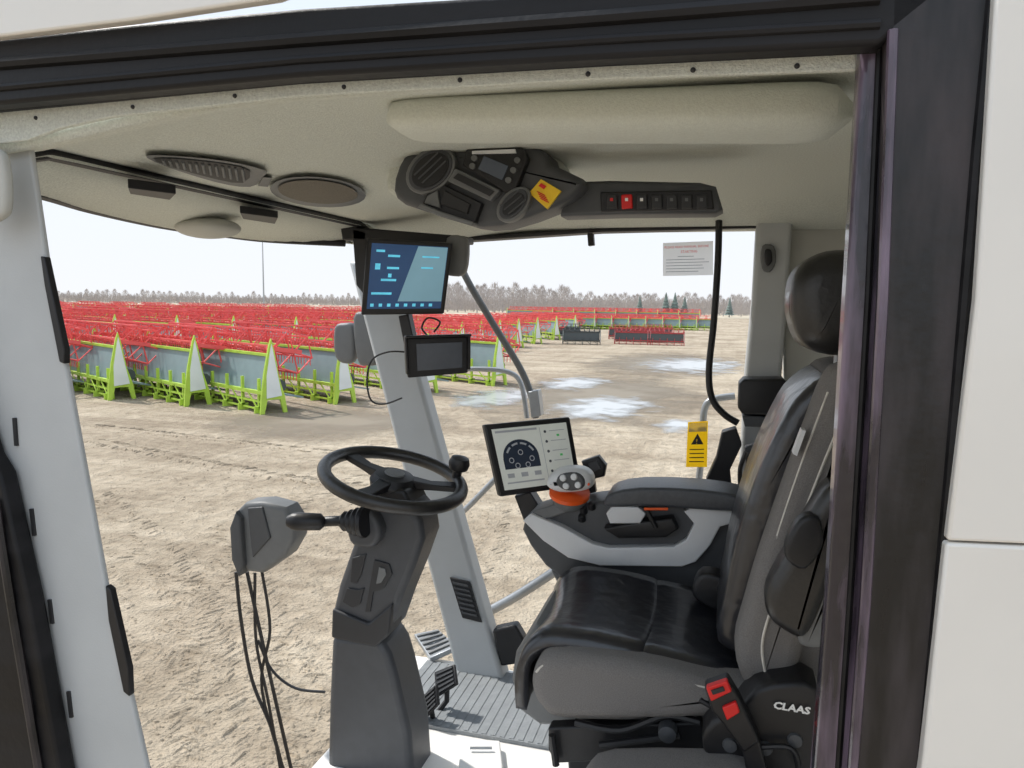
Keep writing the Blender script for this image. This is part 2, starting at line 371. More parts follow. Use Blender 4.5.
# combine headers
def make_header(L=9.0, mf=None, mr_=None, ms=None):
    mf = mf or m_lime; mr_ = mr_ or m_hred; ms = ms or m_sheet
    root = thing('harvester_header', (0, 0, 0), 'x', 'harvester header')
    mb = MB(); mb.prism([(0.1, 0, .6), (L, 0, .6), (L, -.25, 1.62), (.1, -.25, 1.62)], [(0.1, .04, .6), (L, .04, .6), (L, -.21, 1.62), (.1, -.21, 1.62)])
    mb.prism([(0.1, 0, .65), (L, 0, .65), (L, -1.2, .4), (.1, -1.2, .4)], [(0.1, 0, .60), (L, 0, .60), (L, -1.2, .35), (.1, -1.2, .35)])
    mb.build('back_sheet', ms, root)
    fr = MB(); fr.box((L/2, -.2, 1.66), (L, .09, .08)); fr.box((L/2, .1, .6), (L, .1, .1)); fr.box((L/2, .1, .34), (L, .06, .06)); fr.box((L/2, .1, .12), (L, .05, .05))
    k = 0.3
    while k < L:
        fr.box((k, .1, .55), (.07, .08, .9)); fr.box((k, .1, .1), (.07, .3, .2))
        fr.prism([(k, .12, .12), (k+.06, .12, .12), (k+.66, .12, .6), (k+.6, .12, .6)], [(k, .15, .12), (k+.06, .15, .12), (k+.66, .15, .6), (k+.6, .15, .6)]); k += 1.0
    fr.build('frame', mf, root)
    for x in (0, L):
        sh = MB(); pr = [(.24, .0), (.2, .5), (.1, 1.2), (-.06, 1.95), (-.13, 2.15), (-.22, 1.8), (-.36, 1.0), (-.52, .5), (-.6, .0), (-.48, .0), (-.38, .4), (.02, .4), (.12, .0)]
        sh.prism([(x-.035, p, z) for p, z in pr], [(x+.035, p, z) for p, z in pr])
        e = sh.build('end_divider', mf, root)
        w = MB(); pr = [(.05, .45), (.04, 1.1), (-.09, 1.85), (-.13, 2.0), (-.3, 1.1), (-.42, .5)]
        w.prism([(x-.055, p, z) for p, z in pr], [(x+.055, p, z) for p, z in pr]); w.build('shield', m_hwht, e)
    rl = MB(); cz_, cy, rr = 1.72, -.95, .64
    rl.tube([(.2, cy, cz_), (L-.2, cy, cz_)], .06, 8)
    nb = 6
    for i in range(nb):
        t = 2*math.pi*i/nb+.3; y, z = cy+rr*math.cos(t), cz_+rr*math.sin(t)
        rl.box((L/2, y, z), (L-.4, .06, .05))
        for j in range(int((L-.4)/.17)):
            rl.box((.3+j*.17, y, z-.12), (.02, .02, .24))
    n = 8
    for j in range(n):
        x = .2+(L-.4)*j/(n-1)
        for i in range(nb):
            t = 2*math.pi*i/nb+.3; t2 = 2*math.pi*(i+1)/nb+.3
            rl.tube([(x, cy, cz_), (x, cy+rr*math.cos(t), cz_+rr*math.sin(t))], .025, 5)
            rl.tube([(x, cy+rr*math.cos(t), cz_+rr*math.sin(t)), (x, cy+rr*math.cos(t2), cz_+rr*math.sin(t2))], .023, 5)
    rl.build('reel', mr_, root)
    for x in (.1, L-.1):
        MB().box((x, -.6, 1.8), (.09, 1.1, .12), Matrix.Rotation(.15, 3, 'X')).build('reel_arm', mr_, root)
    au = MB(); au.tube([(.2, -.5, .75), (L-.2, -.5, .75)], .2, 10); au.build('auger', m_tyre, root)
    return root
protoh = {'a': [make_header(), False], 'k': [make_header(5, m_tyre, m_tyre, m_tyre), False], 'r': [make_header(5, m_dred, m_dred, m_tyre), False]}
def put_header(px, py, deg, label, group=None, sc=1, kind='a'):
    pr = protoh[kind]
    o = pr[0] if not pr[1] else copy_tree(pr[0]); pr[1] = True
    p = QZ(px, py, 0); o.location = p; o.rotation_euler = (0, 0, math.radians(deg)); o.scale = (sc,)*3
    o['label'] = label
    if group: o['group'] = group
    elif 'group' in o.keys(): del o['group']
    return o
AN = 152
for px, py, lb in ((116, 400, 'lime framed harvester header with white end shield, leftmost of the three nearest'), (192, 406, 'lime framed harvester header with white end shield, middle of the three nearest'),
                   (268, 414, 'lime framed harvester header nearest the cab, rightmost white end shield')):
    put_header(px, py, AN, lb, 'nearest row of headers')
for px, py, lb in ((340, 404, 'harvester header seen right behind the outside mirror'), (425, 394, 'harvester header partly hidden behind the small camera monitor'),
                   (496, 386, 'harvester header with lime frame ending just right of the front post'), (45, 396, 'lime harvester header half hidden by the left post')):
    put_header(px, py, AN, lb)
for row, (py, n, x0, x1) in enumerate(((357, 6, 60, 350), (346, 7, 60, 430), (334, 8, 60, 430), (325, 8, 70, 400), (318, 8, 60, 300))):
    for i in range(n):
        put_header(x0+(x1-x0)*i/(n-1)+random.uniform(-5, 5), py-2+i*.6, 155, 'distant red reeled harvester header in the packed rows on the left', 'packed rows of distant headers', 1.08)
for i in range(7):
    put_header(460+i*19, 360-i*4.0, 138, 'lime and red harvester header in the receding row right of the front post', 'receding row right of the front post', 1.0)
for i in range(10):
    put_header(560+i*17, 329+i*.2, 165, 'tiny far harvester header in the line before the trees', 'far line of headers before the trees', .85)
for i in range(8):
    put_header(552+i*21, 321+i*.4, 165, 'tiny hazy harvester header in the farthest line before the trees', 'farthest line of headers before the trees', 1.1)
for (px, py) in ((600, 345), (580, 339)): put_header(px, py, 186, 'dark low header parked mid yard right of the lime row', 'dark headers mid yard', .6, 'k')
for (px, py) in ((684, 346), (664, 343), (650, 345), (672, 339), (640, 340)): put_header(px, py, 180, 'dull red low header parked mid yard left of the window bar', 'dull red headers mid yard', .58, 'r')
# trees
def tree_mesh(kind):
    mb = MB()
    if kind == 2:
        for k in range(6):
            z = 1+k*1.1; r = 2.0*(1-k/6.5)
            mb.lathe([(r, 0), (.1, 2.0)], (0, 0, z), n=9)
        mb.tube([(0, 0, 0), (0, 0, 2)], .2, 6)
        return mb
    mb.tube([(0, 0, 0), (.1, 0, 3), (0, .1, 6)], [.2, .14, .05], 6)
    for i in range(700):
        a = random.uniform(0, 6.28); rr = random.uniform(0, 1)**.6*(2.8 if kind == 0 else 2.1); z = random.uniform(.3, 8.2)
        rr *= math.sin(min(1, max(0.12, (9-z)/6))*math.pi/2)
        p = Vector((rr*math.cos(a), rr*math.sin(a), z)); d = Vector((random.uniform(-.4, .4), random.uniform(-.4, .4), random.uniform(.5, 1.2)))
        w = Vector((random.uniform(-1, 1), random.uniform(-1, 1), 0)).normalized()*.055
        mb.add([p-w, p+w, p+d], [(0, 1, 2)])
    return mb
protos = []
for k in (0, 1, 2):
    o = tree_mesh(k).build('bare_tree' if k < 2 else 'evergreen_tree', m_bark if k < 2 else m_ever); protos.append([o, False])
def put_tree(k, px, dist, s_, label, group):
    pr = protos[k]; o = pr[0] if not pr[1] else pr[0].copy()
    if pr[1]: C.objects.link(o)
    pr[1] = True
    d = ray(px, 300); d = Vector((d.x, d.y, 0)).normalized()
    o.location = Vector((d.x*dist, d.y*dist, 0)); o.scale = (s_*1.2, s_*1.2, s_); o.rotation_euler = (0, 0, random.uniform(0, 6))
    tag(o, label, 'tree', group)
for i in range(90):
    put_tree(random.choice((0, 1)), 420+i*3.8+random.uniform(-1, 1), 235+(i*3 % 5)*13, random.uniform(.7, 1.0)*(1.12 if i < 40 else .85), 'bare grey-brown tree in the distant tree line beyond the right window', 'bare tree line right')
for i in range(60):
    put_tree(random.choice((0, 1)), 30+i*5.6+random.uniform(-1, 1), 440+(i*3 % 5)*16, random.uniform(.6, .9), 'tiny bare tree on the horizon beyond the windscreen', 'bare tree line left')
for px in (640, 666, 675, 685, 730): put_tree(2, px, 222, random.uniform(.65, .85), 'dark evergreen standing among the bare trees', 'evergreens in the tree line')
mb = MB()
for (xa, xb, dist, h_, n_) in ((400, 770, 305, 5.5, 4500), (-20, 420, 520, 6, 4000)):
    for i in range(n_):
        d = ray(random.uniform(xa, xb), 300); d = Vector((d.x, d.y, 0)).normalized()*(dist+random.uniform(-4, 4))
        w = Vector((random.uniform(.2, .45), 0, 0)); z = random.uniform(0, 1)*h_*.6
        mb.add([d-w+Vector((0, 0, z)), d+w+Vector((0, 0, z)), d+Vector((random.uniform(-.3, .3), 0, z+random.uniform(.3, .5)*h_))], [(0, 1, 2)])
tag(mb.build('undergrowth', m_bark), 'brushy grey-brown undergrowth filling in behind the tree line', 'undergrowth', kind='stuff')
p = QZ(264, 309, 0); d = (p-CAM); d.z = 0
pp = CAM+d.normalized()*200; pp.z = 0
mb = MB(); mb.tube([pp, pp+Vector((0, 0, 20))], [.22, .1], 6); mb.box(pp+Vector((0, 0, 20)), (1.2, .3, .3))
tag(mb.build('light_mast', m_steel), 'tall thin grey mast rising above the horizon left', 'mast')

# ================= CAB SHELL
def sm(t): t = max(0, min(1, t)); return t*t*(3-2*t)
def cz(x, y):
    z = .35-.06*sm((-.65-x)/.66)
    if y < 1.2: z = min(z, z-.05*(1-sm((y-1.02)/.18)))
    if y > 2.55: z -= .08*sm((y-2.55)/.3)
    return z
def QC(px, py, drop=0):
    d = ray(px, py); t = .9
    while t < 4:
        p = d*t
        if p.z >= cz(p.x, p.y)-drop: break
        t += .004
    return CAM+d*t
mb = MB(); NX, NY = 40, 40; vs = []
for j in range(NY+1):
    for i in range(NX+1):
        x = -1.31+1.95*i/NX; y = 1.02+1.84*j/NY; vs.append((x, y, R(cz(x, y))))
mb.add(vs, [(j*(NX+1)+i, j*(NX+1)+i+1, (j+1)*(NX+1)+i+1, (j+1)*(NX+1)+i) for j in range(NY) for i in range(NX)])
o = mb.build('ceiling', m_head, ang=80); sd = o.modifiers.new('s', 'SOLIDIFY'); sd.thickness = .02; sd.offset = 1 if o.data.polygons[0].normal.z > 0 else -1
struct(o, 'pale beige fabric cab headliner', 'ceiling')
WT = [(-90, 168), (28, 190), (90, 208), (160, 224), (220, 233), (270, 239), (345, 243)]
wtop = curve([QZ(a, b_, R(.22)) for a, b_ in WT], 5)
nw = len(wtop)
inner = []
for i in range(nw):
    y = 1.0+1.87*i/(nw-1); inner.append(Vector((-1.29, y, R(cz(-1.31, y)-.004))))
mid = [a_*.5+b_*.5+Vector((0, 0, .012)) for a_, b_ in zip(inner, wtop)]
mb = MB(); n = nw
mb.add(inner+mid+wtop, [(i, i+1, n+i+1, n+i) for i in range(n-1)]+[(n+i, n+i+1, 2*n+i+1, 2*n+i) for i in range(n-1)])
o = mb.build('ceiling', m_head, ang=80); sd = o.modifiers.new('s', 'SOLIDIFY'); sd.thickness = .012
struct(o, 'beige roof shelf above the curved windscreen', 'ceiling')
struct(MB().tube(wtop, .014, 8).build('trim_1', m_black), 'black edging along the windscreen top', 'trim')
struct(MB().tube([Vector((-1.30, y, R(cz(-1.31, y)-.008))) for y in (1.03, 1.1, 1.2, 1.5, 2, 2.5, 2.7, 2.84)], .014, 8).build('trim_2', m_black), 'black seam strip across the headliner front', 'trim')
for (a_, lb) in ((((128, 188), (176, 194), (170, 200), (130, 194)), 'left dark slot in the roof shelf above the windscreen'), (((240, 213), (278, 218), (275, 224), (243, 219)), 'right dark slot in the roof shelf above the windscreen')):
    q = [QZ(x, y, R(.233)) for x, y in a_]
    tag(MB().prism(q, [p+Vector((0, 0, .02)) for p in q]).build('recessed_handle', m_black, bevel=.002), lb, 'handle')
tag(MB().sphere(QZ(208, 228, R(.215)), (.10, .09, .032)).build('roof_lamp', m_wall), 'pale rounded lamp bulge under the windscreen edge', 'lamp')
struct(MB().prof([(462, 236), (755, 219), (757, 228), (600, 232), (465, 241)], 2.78, 2.86).build('trim_3', m_black, bevel=.006), 'black rail along the top of the right window', 'trim')
struct(MB().box((.64, 1.94, R(-.5)), (.04, 1.86, 1.75)).build('back_light_block', m_wall), 'beige panel added behind the seat to block light', 'wall')  # closed panel added to block light where the cab rear is glass
a_ = [(780, 200), (900, 190), (900, 700), (775, 700), (776, 500), (784, 380)]
struct(MB().prof(a_, 2.84, 2.9).build('wall_right', m_wall, bevel=.01), 'beige wall panel right of the rear post', 'wall')
struct(MB().box((-.23, 1.76, 1.875), (1.72, 1.5, .05)).build('floor', m_pale), 'pale cab floor', 'floor')
mb = MB(); mb.box((-.6, 2.27, 1.906), (.82, .40, .012))
for i in range(27): mb.box((-.99+i*.03, 2.27, 1.9125), (.015, .39, .003))
tag(mb.build('floor_mat', m_floor), 'grey ribbed rubber mat between pedals and seat', 'mat')
# left front post
post = [(-120, 120), (0, 128), (27, 131), (45, 255), (65, 366), (106, 590), (148, 775), (175, 860), (85, 860), (60, 768), (0, 480), (-120, 100)]
struct(MB().prof(post, 1.04, 1.052).build('trim_4', m_post, bevel=.004), 'light grey left front cab post', 'trim')
for (a1, b1) in (((12, 418), (17, 446)), ((29, 509), (35, 536)), ((47, 600), (53, 624)), ((66, 692), (72, 718))):
    q = [a1, (a1[0]+3, a1[1]), b1, (b1[0]-3, b1[1])]
    tag(MB().prof(q, 1.036, 1.045).build('slot', m_ink), 'narrow black slot in the left front post', 'slot', 'slots down the left front post')
tag(MB().prof([(40, 256), (44, 257), (64, 350), (64, 364), (59, 362), (44, 285)], 1.034, 1.048).build('door_bumper', m_black, bevel=.002), 'upper black rubber strip on left post edge', 'rubber strip')
tag(MB().prof([(105, 586), (110, 590), (128, 670), (129, 697), (123, 692), (108, 620)], 1.034, 1.048).build('door_bumper', m_black, bevel=.002), 'lower black rubber strip on left post edge', 'rubber strip')
struct(MB().prof([(-60, 300), (-12, 455), (0, 475), (28, 600), (60, 775), (80, 860), (-60, 860)], 1.0, 1.035).build('trim_5', m_seal, bevel=.006), 'black door seal left of the grey post', 'trim')
struct(MB().tube([Q(x, y, .995) for x, y in ((-5, 500), (14, 620), (40, 775))], .008, 8).build('trim_6', m_satin), 'black rubber bulb of the left door seal', 'trim')
tag(MB().puffy([(-30, 150), (-6, 148), (2, 160), (5, 200), (-2, 218), (-30, 222)], .98, 1.0, .008).build('hinge_cover', m_wall), 'small beige hinge cover at the left photo edge', 'cover')
# top door header
struct(MB().prof([(-250, 70), (0, 38), (130, 24), (300, 8), (560, -8), (900, -60), (1010, -60), (880, 44), (600, 58), (300, 76), (0, 104), (-250, 128)], .95, .985).build('trim_7', m_seal, bevel=.006), 'black door frame header across the top', 'trim')
struct(MB().tube([Q(x, y, .95) for x, y in ((-250, 90), (0, 64), (300, 40), (600, 18), (880, -4))], .010, 8).build('trim_8', m_seal), 'raised glossy ridge along the door header', 'trim')
struct(MB().tube([Q(x, y, .95) for x, y in ((-250, 112), (0, 88), (300, 60), (600, 40), (880, 24))], .006, 8).build('trim_18', m_seal), 'second thin ridge along the door header', 'trim')
struct(MB().tube([Q(x, y, .985) for x, y in ((-250, 134), (0, 109), (300, 80), (600, 62), (880, 48))], .006, 8).build('trim_9', m_seal), 'rubber lip at the door header underside', 'trim')
struct(MB().prof([(-300, -60), (420, -60), (275, -2), (130, 20), (0, 36), (-300, 70)], .925, .945).build('wall_outside', m_white, bevel=.004), 'white outer roof edge above the door', 'wall')
strip = [(-250, 110), (0, 95), (300, 66), (600, 48), (856, 36), (856, 70), (600, 79), (300, 96), (110, 117), (60, 128), (28, 140), (-250, 170)]
struct(MB().prof(strip, 1.0, 1.01).build('trim_10', m_head, bevel=.002), 'headliner edge strip with rivets under the door frame', 'trim')
for (x, y) in ((36, 118), (133, 107), (235, 96), (344, 87), (460, 80), (588, 74), (693, 70), (797, 66)):
    tag(MB().lathe([(.0035, 0), (.003, .002), (.001, .0035)], Q(x, y, 1.0), (0, -1, 0), 12).build('rivet', m_ink), 'black rivet along the headliner edge', 'rivet', 'rivets along the headliner edge')
# B pillar
struct(MB().prof([(862, 40), (893, 20), (884, 300), (866, 600), (852, 800), (812, 800), (828, 600), (846, 300)], .985, 1.03).build('trim_11', m_purp, bevel=.008), 'glossy purplish black inner door jamb', 'trim')
struct(MB().tube([Q(x, y, .985) for x, y in ((880, 40), (868, 300), (850, 600), (836, 800))], .004, 8).build('trim_17', m_seal), 'thin rubber bead down the inner jamb', 'trim')
struct(MB().prof([(890, -60), (1004, -60), (985, 150), (955, 480), (922, 800), (850, 800), (866, 600), (882, 300)], .95, 1.03).build('trim_12', m_satin, bevel=.006), 'satin black rear door post', 'trim')
struct(MB().tube([Q(x, y, .95) for x, y in ((893, 30), (883, 300), (866, 600), (851, 800))], .006, 8).build('trim_13', m_purp), 'fine raised bead down the door post', 'trim')
struct(MB().tube([Q(x, y, .95) for x, y in ((997, -40), (978, 150), (950, 480), (920, 800))], .007, 8).build('trim_14', m_seal), 'outer rubber edge of the door post', 'trim')
struct(MB().prof([(1000, -80), (1300, -80), (1300, 556), (947, 541), (976, 300)], .93, 1.0).build('wall_outside_upper', m_white, bevel=.004), 'white upper outer body panel', 'wall')
struct(MB().prof([(946, 543), (1300, 559), (1300, 900), (905, 900), (922, 768)], .93, 1.0).build('wall_outside_lower', m_white, bevel=.004), 'white lower outer body panel', 'wall')
# right front post (slanted)
bot = [Q(455, 672, 2.42), Q(503, 680, 2.42)]; top = [Q(358, 300, 2.78), Q(398, 300, 2.78)]
t2 = [p+(p2-p)*1.12 for p, p2 in ((bot[0], top[0]), (bot[1], top[1]))]
ring = lambda a, b_: [a, b_, b_+Vector((.0, .09, 0)), a+Vector((0.0, .09, 0))]
bb = [p-(p2-p)*.01 for p, p2 in zip(bot, top)]
mb = MB().prism(ring(*bb), ring(*t2)); pst = mb.build('trim_15', m_post, bevel=.016); struct(pst, 'light grey slanted front right cab post', 'trim')
def on_post(u, t, l=0):
    a1 = bot[0]+(top[0]-bot[0])*t; b1 = bot[1]+(top[1]-bot[1])*t
    return a1+(b1-a1)*u+Vector((0, -l, 0))
PV = Panel(on_post(.46, .24), on_post(.88, .235), on_post(.9, .135), on_post(.5, .14))
vt = thing('air_vent', on_post(.6, .13), 'black louvred air vent low on the slanted grey post', 'air vent')
PV.rect(MB(), 0, 0, 1, 1, 0.0, .012).build('frame', m_black, vt, bevel=.003)
for i in range(7): PV.rect(MB(), .12, .1+i*.12, .88, .15+i*.12, .012, .02).build('louvre', m_dgrey, vt)
struct(MB().prof([(757, 214), (793, 212), (788, 300), (781, 385), (776, 500), (770, 640), (735, 640), (738, 500), (745, 370), (752, 300)], 2.76, 2.86).build('trim_16', m_post, bevel=.015), 'light grey rear right window post', 'trim')
h = thing('coat_hook', Q(768, 270, 2.74), 'small black oval hook on the rear window post', 'hook')
MB().puffy([(762, 246), (774, 246), (776, 262), (770, 272), (762, 268)], 2.74, 2.765, .006).build('base', m_mgrey, h)
MB().puffy([(765, 250), (771, 250), (772, 261), (768, 266), (765, 262)], 2.725, 2.745, .004).build('hook', m_black, h)
bx = thing('belt_reel_box', Q(762, 415, 2.66), 'black box mounted on the rear window post', 'box')
MB().puffy([(739, 384), (744, 379), (784, 379), (788, 384), (785, 412), (780, 416), (742, 414), (738, 408)], 2.64, 2.76, .01, smooth=1).build('housing', m_black, bx)
MB().prof([(742, 416), (783, 417), (780, 428), (745, 427)], 2.66, 2.76).build('lower_flange', m_dgrey, bx, bevel=.004)
lv = thing('window_latch', Q(728, 490, 2.7), 'black latch bracket low beside the rear window post', 'latch')
MB().prof([(722, 432), (736, 428), (742, 445), (730, 470), (732, 490), (708, 492), (706, 480), (716, 458)], 2.68, 2.74).build('bracket', m_black, lv, bevel=.005)
MB().prof([(745, 448), (775, 440), (776, 485), (748, 492)], 2.7, 2.76).build('cover', m_dgrey, lv, bevel=.006)
ptube([(746, 452), (740, 470), (741, 495)], 2.66, .008).build('strap', m_bleath, lv)
tag(MB().puffy([(752, 458), (762, 455), (764, 470), (755, 476)], 2.64, 2.68, .006).build('white_clip', m_paper), 'small white clip beside the latch', 'clip')
tag(ptube([(719, 218), (718, 260), (714, 320), (709, 370), (712, 398), (724, 414), (738, 423)], 2.74, .0125).build('grab_bar', m_black), 'long black curved grab bar inside the right window', 'grab bar')
tag(MB().prof([(587, 233), (593, 233), (594, 245), (588, 246)], 2.76, 2.79).build('window_clip', m_black, bevel=.003), 'small black clip hanging from the window rail', 'clip')
PN = ppan([(663, 243), (713, 241), (713, 275), (663, 276)], [2.8]*4)
nt_ = thing('notice_sticker', PN.pt(.5, 1), 'white notice sticker with red heading on the right window', 'sticker')
PN.rect(MB(), 0, 0, 1, 1, 0, .0006).build('sheet', m_film, nt_)
mb = MB(); PN.text(mb, 'PLEASE READ MANUAL BEFORE', .0112, .03, .17, .0015); mb.build('heading', m_filmink, nt_)
mb = MB(); PN.text(mb, 'STARTING', .0125, .36, .32, .0015); mb.build('heading', m_filmink, nt_)
for i in range(6): PN.rect(MB(), .3 if i == 0 else .06, .42+i*.09, .62 if i == 0 else random.uniform(.7, .95), .435+i*.09, .0008, .0012).build('small_print', m_filmgrey, nt_)
PW = ppan([(688, 422), (708, 421), (707, 467), (686, 467)], [2.78]*4)
wn = thing('warning_label', PW.pt(.5, 1), 'yellow and white warning label hanging low in right window', 'label')
PW.rect(MB(), 0, 0, 1, 1, 0, .001).build('sheet', m_yellow, wn)
PW.rect(MB(), .06, .03, .94, .22, .001, .0015).build('white_field', m_film, wn)
mb = MB(); q = [(.5, .26), (.8, .5), (.2, .5)]; mb.prism([PW.pt(a1, b1, .001) for a1, b1 in q], [PW.pt(a1, b1, .002) for a1, b1 in q]); mb.build('warning_triangle', m_ink, wn)
for i in range(4): PW.rect(MB(), .14, .6+i*.09, .84, .62+i*.09, .001, .002).build('print_line', m_ink, wn)
mb = MB(); PW.text(mb, '!', .028, .42, .49, .0025); mb.build('exclamation_mark', m_yel2, wn)

# ================= OUTSIDE RAILS, MIRRORS
tag(ptube([(455, 255), (470, 285), (492, 322), (520, 368), (531, 395), (536, 418)], [3.0, 3.0, 3.02, 3.05, 3.05, 3.05], .0145).build('curved_tube', m_mgrey), 'grey curved tube sweeping down outside the right window', 'tube')
tag(ptube([(440, 370), (480, 369), (508, 372), (521, 384), (527, 418)], 3.1, .011).build('grab_rail', m_steel), 'thin silver grab rail outside beside the curved tube', 'rail')
tag(ptube([(735, 396), (712, 400), (704, 412), (702, 450), (698, 487)], 3.0, .014).build('grab_rail', m_steel), 'silver grab rail outside by the yellow warning label', 'rail')
tag(ptube([(445, 528), (470, 505), (502, 472)], 2.95, .013).build('platform_tube', m_steel), 'upper diagonal silver tube outside right of the slanted post', 'tube')
tag(ptube([(486, 613), (520, 594), (560, 568)], 2.85, .02).build('platform_tube', m_steel), 'lower diagonal silver tube beside the seat base', 'tube')
tag(MB().prof([(528, 392), (538, 390), (541, 416), (531, 418)], 3.0, 3.06).build('tube_clamp', m_steel, bevel=.004), 'silver clamp at foot of the curved tube', 'clamp')
mr = thing('rear_view_mirror', Q(350, 365, 3.05), 'grey rounded mirror housing outside left of the slanted post', 'mirror')
MB().puffy([(333, 328), (343, 323), (353, 327), (354, 358), (345, 364), (334, 357)], 3.0, 3.05, .02).build('housing', m_mgrey, mr)
MB().puffy([(352, 318), (362, 312), (372, 320), (378, 360), (366, 366), (356, 360)], 2.98, 3.03, .02).build('arm_cover', m_mgrey, mr)

# ================= OVERHEAD
rings = []
A0, B0 = Q(392, 122, 1.3), Q(851, 113, 1.3)
NN = 28
for i in range(NN+1):
    t = i/NN; c_ = A0+(B0-A0)*t; s_ = (1-abs(2*t-1)**18)**.5 if 0 < t < 1 else .25
    rz = (.030+.010*t)*max(s_, .3); ry = .08*max(s_, .3)
    rings.append([c_+Vector((0, ry*math.copysign(abs(math.cos(a1))**.6, math.cos(a1)), rz*math.copysign(abs(math.sin(a1))**.6, math.sin(a1)))) for a1 in [2*math.pi*k/28 for k in range(28)]])
tag(MB().loft(rings).build('padded_roll', m_pad), 'long padded beige roll along the ceiling above the door', 'padding')
cv = thing('ceiling_vent', QC(200, 170, .02), 'long dark louvred air vent in the headliner', 'air vent')
q = crom([(146, 156), (175, 156), (225, 161), (264, 170), (263, 177), (250, 187), (215, 182), (165, 166)], 3)
mb = MB(); mb.prism([QC(x, y, .001) for x, y in q], [QC(x, y, .012) for x, y in q]); mb.build('surround', m_mgrey, cv)
q2 = crom([(154, 159), (178, 159), (225, 164), (250, 171), (243, 183), (215, 179), (168, 166)], 2)
mb = MB(); mb.prism([QC(x, y, .011) for x, y in q2], [QC(x, y, .014) for x, y in q2]); mb.build('grille', m_ink, cv)
for i in range(13):
    x = 163+i*6.6; y0 = 160+i*.75; y1 = 165+i*1.35
    MB().tube([QC(x, y0, .016), QC(x+2, y1, .016)], .003, 6).build('slat', m_mgrey, cv)
sp = thing('ceiling_speaker', QC(318, 192, .02), 'oval dark speaker grille set in the headliner', 'speaker')
q = [(318+48*math.cos(t*.2618)+0, 192+15*math.sin(t*.2618)+3.5*math.cos(t*.2618)) for t in range(24)]
mb = MB(); mb.prism([QC(x, y, .001) for x, y in q], [QC(x, y, .012) for x, y in q]); mb.build('surround', m_mgrey, sp)
q = [(318+40*math.cos(t*.2618)+0, 192+11.5*math.sin(t*.2618)+3*math.cos(t*.2618)) for t in range(24)]
mb = MB(); mb.prism([QC(x, y, .011) for x, y in q], [QC(x, y, .016) for x, y in q]); mb.build('grille', mat('speaker_mesh', (104, 98, 88), .8, scale=600, var=.5), sp)
tag(MB().prism([QC(x, y, .0) for x, y in ((263, 177), (272, 178), (268, 187), (258, 186))], [QC(x, y, .01) for x, y in ((263, 177), (272, 178), (268, 187), (258, 186))]).build('small_button', m_mgrey, bevel=.001), 'small grey tab between vent and speaker', 'tab')
# overhead console
oc = thing('overhead_console', Q(490, 215, 1.8), 'dark grey overhead console with radio and round vents', 'console')
MB().puffy([(384, 190), (387, 168), (399, 150), (425, 140), (530, 140), (548, 150), (560, 165), (550, 185), (500, 205), (450, 205), (405, 200)], 1.78, 1.95, .03, smooth=2).build('surround', m_head, oc, label='beige moulded surround')
MB().puffy([(392, 190), (397, 166), (410, 150), (440, 144), (535, 144), (550, 163), (582, 178), (578, 192), (555, 206), (500, 225), (465, 224), (440, 215), (403, 204)], 1.68, 1.82, .02, smooth=2).build('body', m_dgrey, oc)
def facepoly(px, y0, y1, mt, name, par, bev=.002): return MB().prof(px, y0, y1).build(name, mt, par, bevel=bev)
def ell(cx, cy, rx, ry, rot=0, n=24):
    r_ = math.radians(rot); return [(cx+rx*math.cos(t)*math.cos(r_)-ry*math.sin(t)*math.sin(r_), cy+rx*math.cos(t)*math.sin(r_)+ry*math.sin(t)*math.cos(r_)) for t in [2*math.pi*i/n for i in range(n)]]
for (cx, cy, rx, ry, rot) in ((430, 170, 28, 20, -42), (513, 204, 21, 13, -48)):
    v_ = facepoly(ell(cx, cy, rx, ry, rot), 1.655, 1.69, m_mgrey, 'round_vent', oc, .004)
    facepoly(ell(cx, cy, rx-3, ry-3, rot), 1.65, 1.66, m_col, 'vent_rim', v_, .002)
    facepoly(ell(cx, cy, rx-7, ry-6, rot), 1.646, 1.66, m_black, 'vent_opening', v_, 0)
    for k in (-1, 0, 1):
        MB().tube([Q(cx-rx*.42+k*4, cy+ry*.45+k*4, 1.644), Q(cx+rx*.42+k*4, cy-ry*.65+k*4, 1.644)], .002, 6).build('vent_fin', m_dgrey, v_)
rd = facepoly([(466, 149), (522, 147), (528, 158), (516, 188), (506, 193), (462, 165)], 1.655, 1.69, m_black, 'radio', oc, .004)
facepoly([(484, 156), (508, 166), (502, 180), (478, 169)], 1.65, 1.657, s_grey, 'radio_display', rd, 0)
for (x, y) in ((474, 158), (472, 166), (517, 160), (513, 170), (508, 180)):
    facepoly(ell(x, y, 3, 3), 1.648, 1.656, m_mgrey, 'button', rd, 0)
facepoly([(472, 151), (515, 149), (516, 153), (472, 154)], 1.65, 1.656, m_silver, 'disc_slot', rd, 0)
cb = facepoly([(455, 168), (500, 190), (490, 201), (447, 181)], 1.655, 1.69, m_mgrey, 'control_strip', oc, .003)
facepoly([(458, 173), (494, 191), (489, 196), (453, 178)], 1.65, 1.657, m_black, 'slot', cb, 0)
cu_ = facepoly([(427, 193), (443, 184), (482, 203), (474, 224), (440, 212), (422, 204)], 1.66, 1.69, m_black, 'storage_recess', oc, .003)
facepoly([(421, 203), (440, 211), (474, 222), (472, 226), (438, 216), (417, 207)], 1.64, 1.68, m_mgrey, 'shelf_lip', cu_, .003)
facepoly([(444, 190), (470, 204), (467, 214), (440, 204)], 1.653, 1.663, m_ink, 'inner_tray', cu_, .002)
facepoly([(427, 196), (437, 190), (440, 208), (424, 203)], 1.651, 1.663, m_mgrey, 'side_clip', cu_, .002)
yl = MB().prof([(529, 193), (541, 179), (561, 191), (547, 209)], 1.672, 1.682).build('warning_decal', m_yel2, oc, label='yellow warning decal with fine red print')
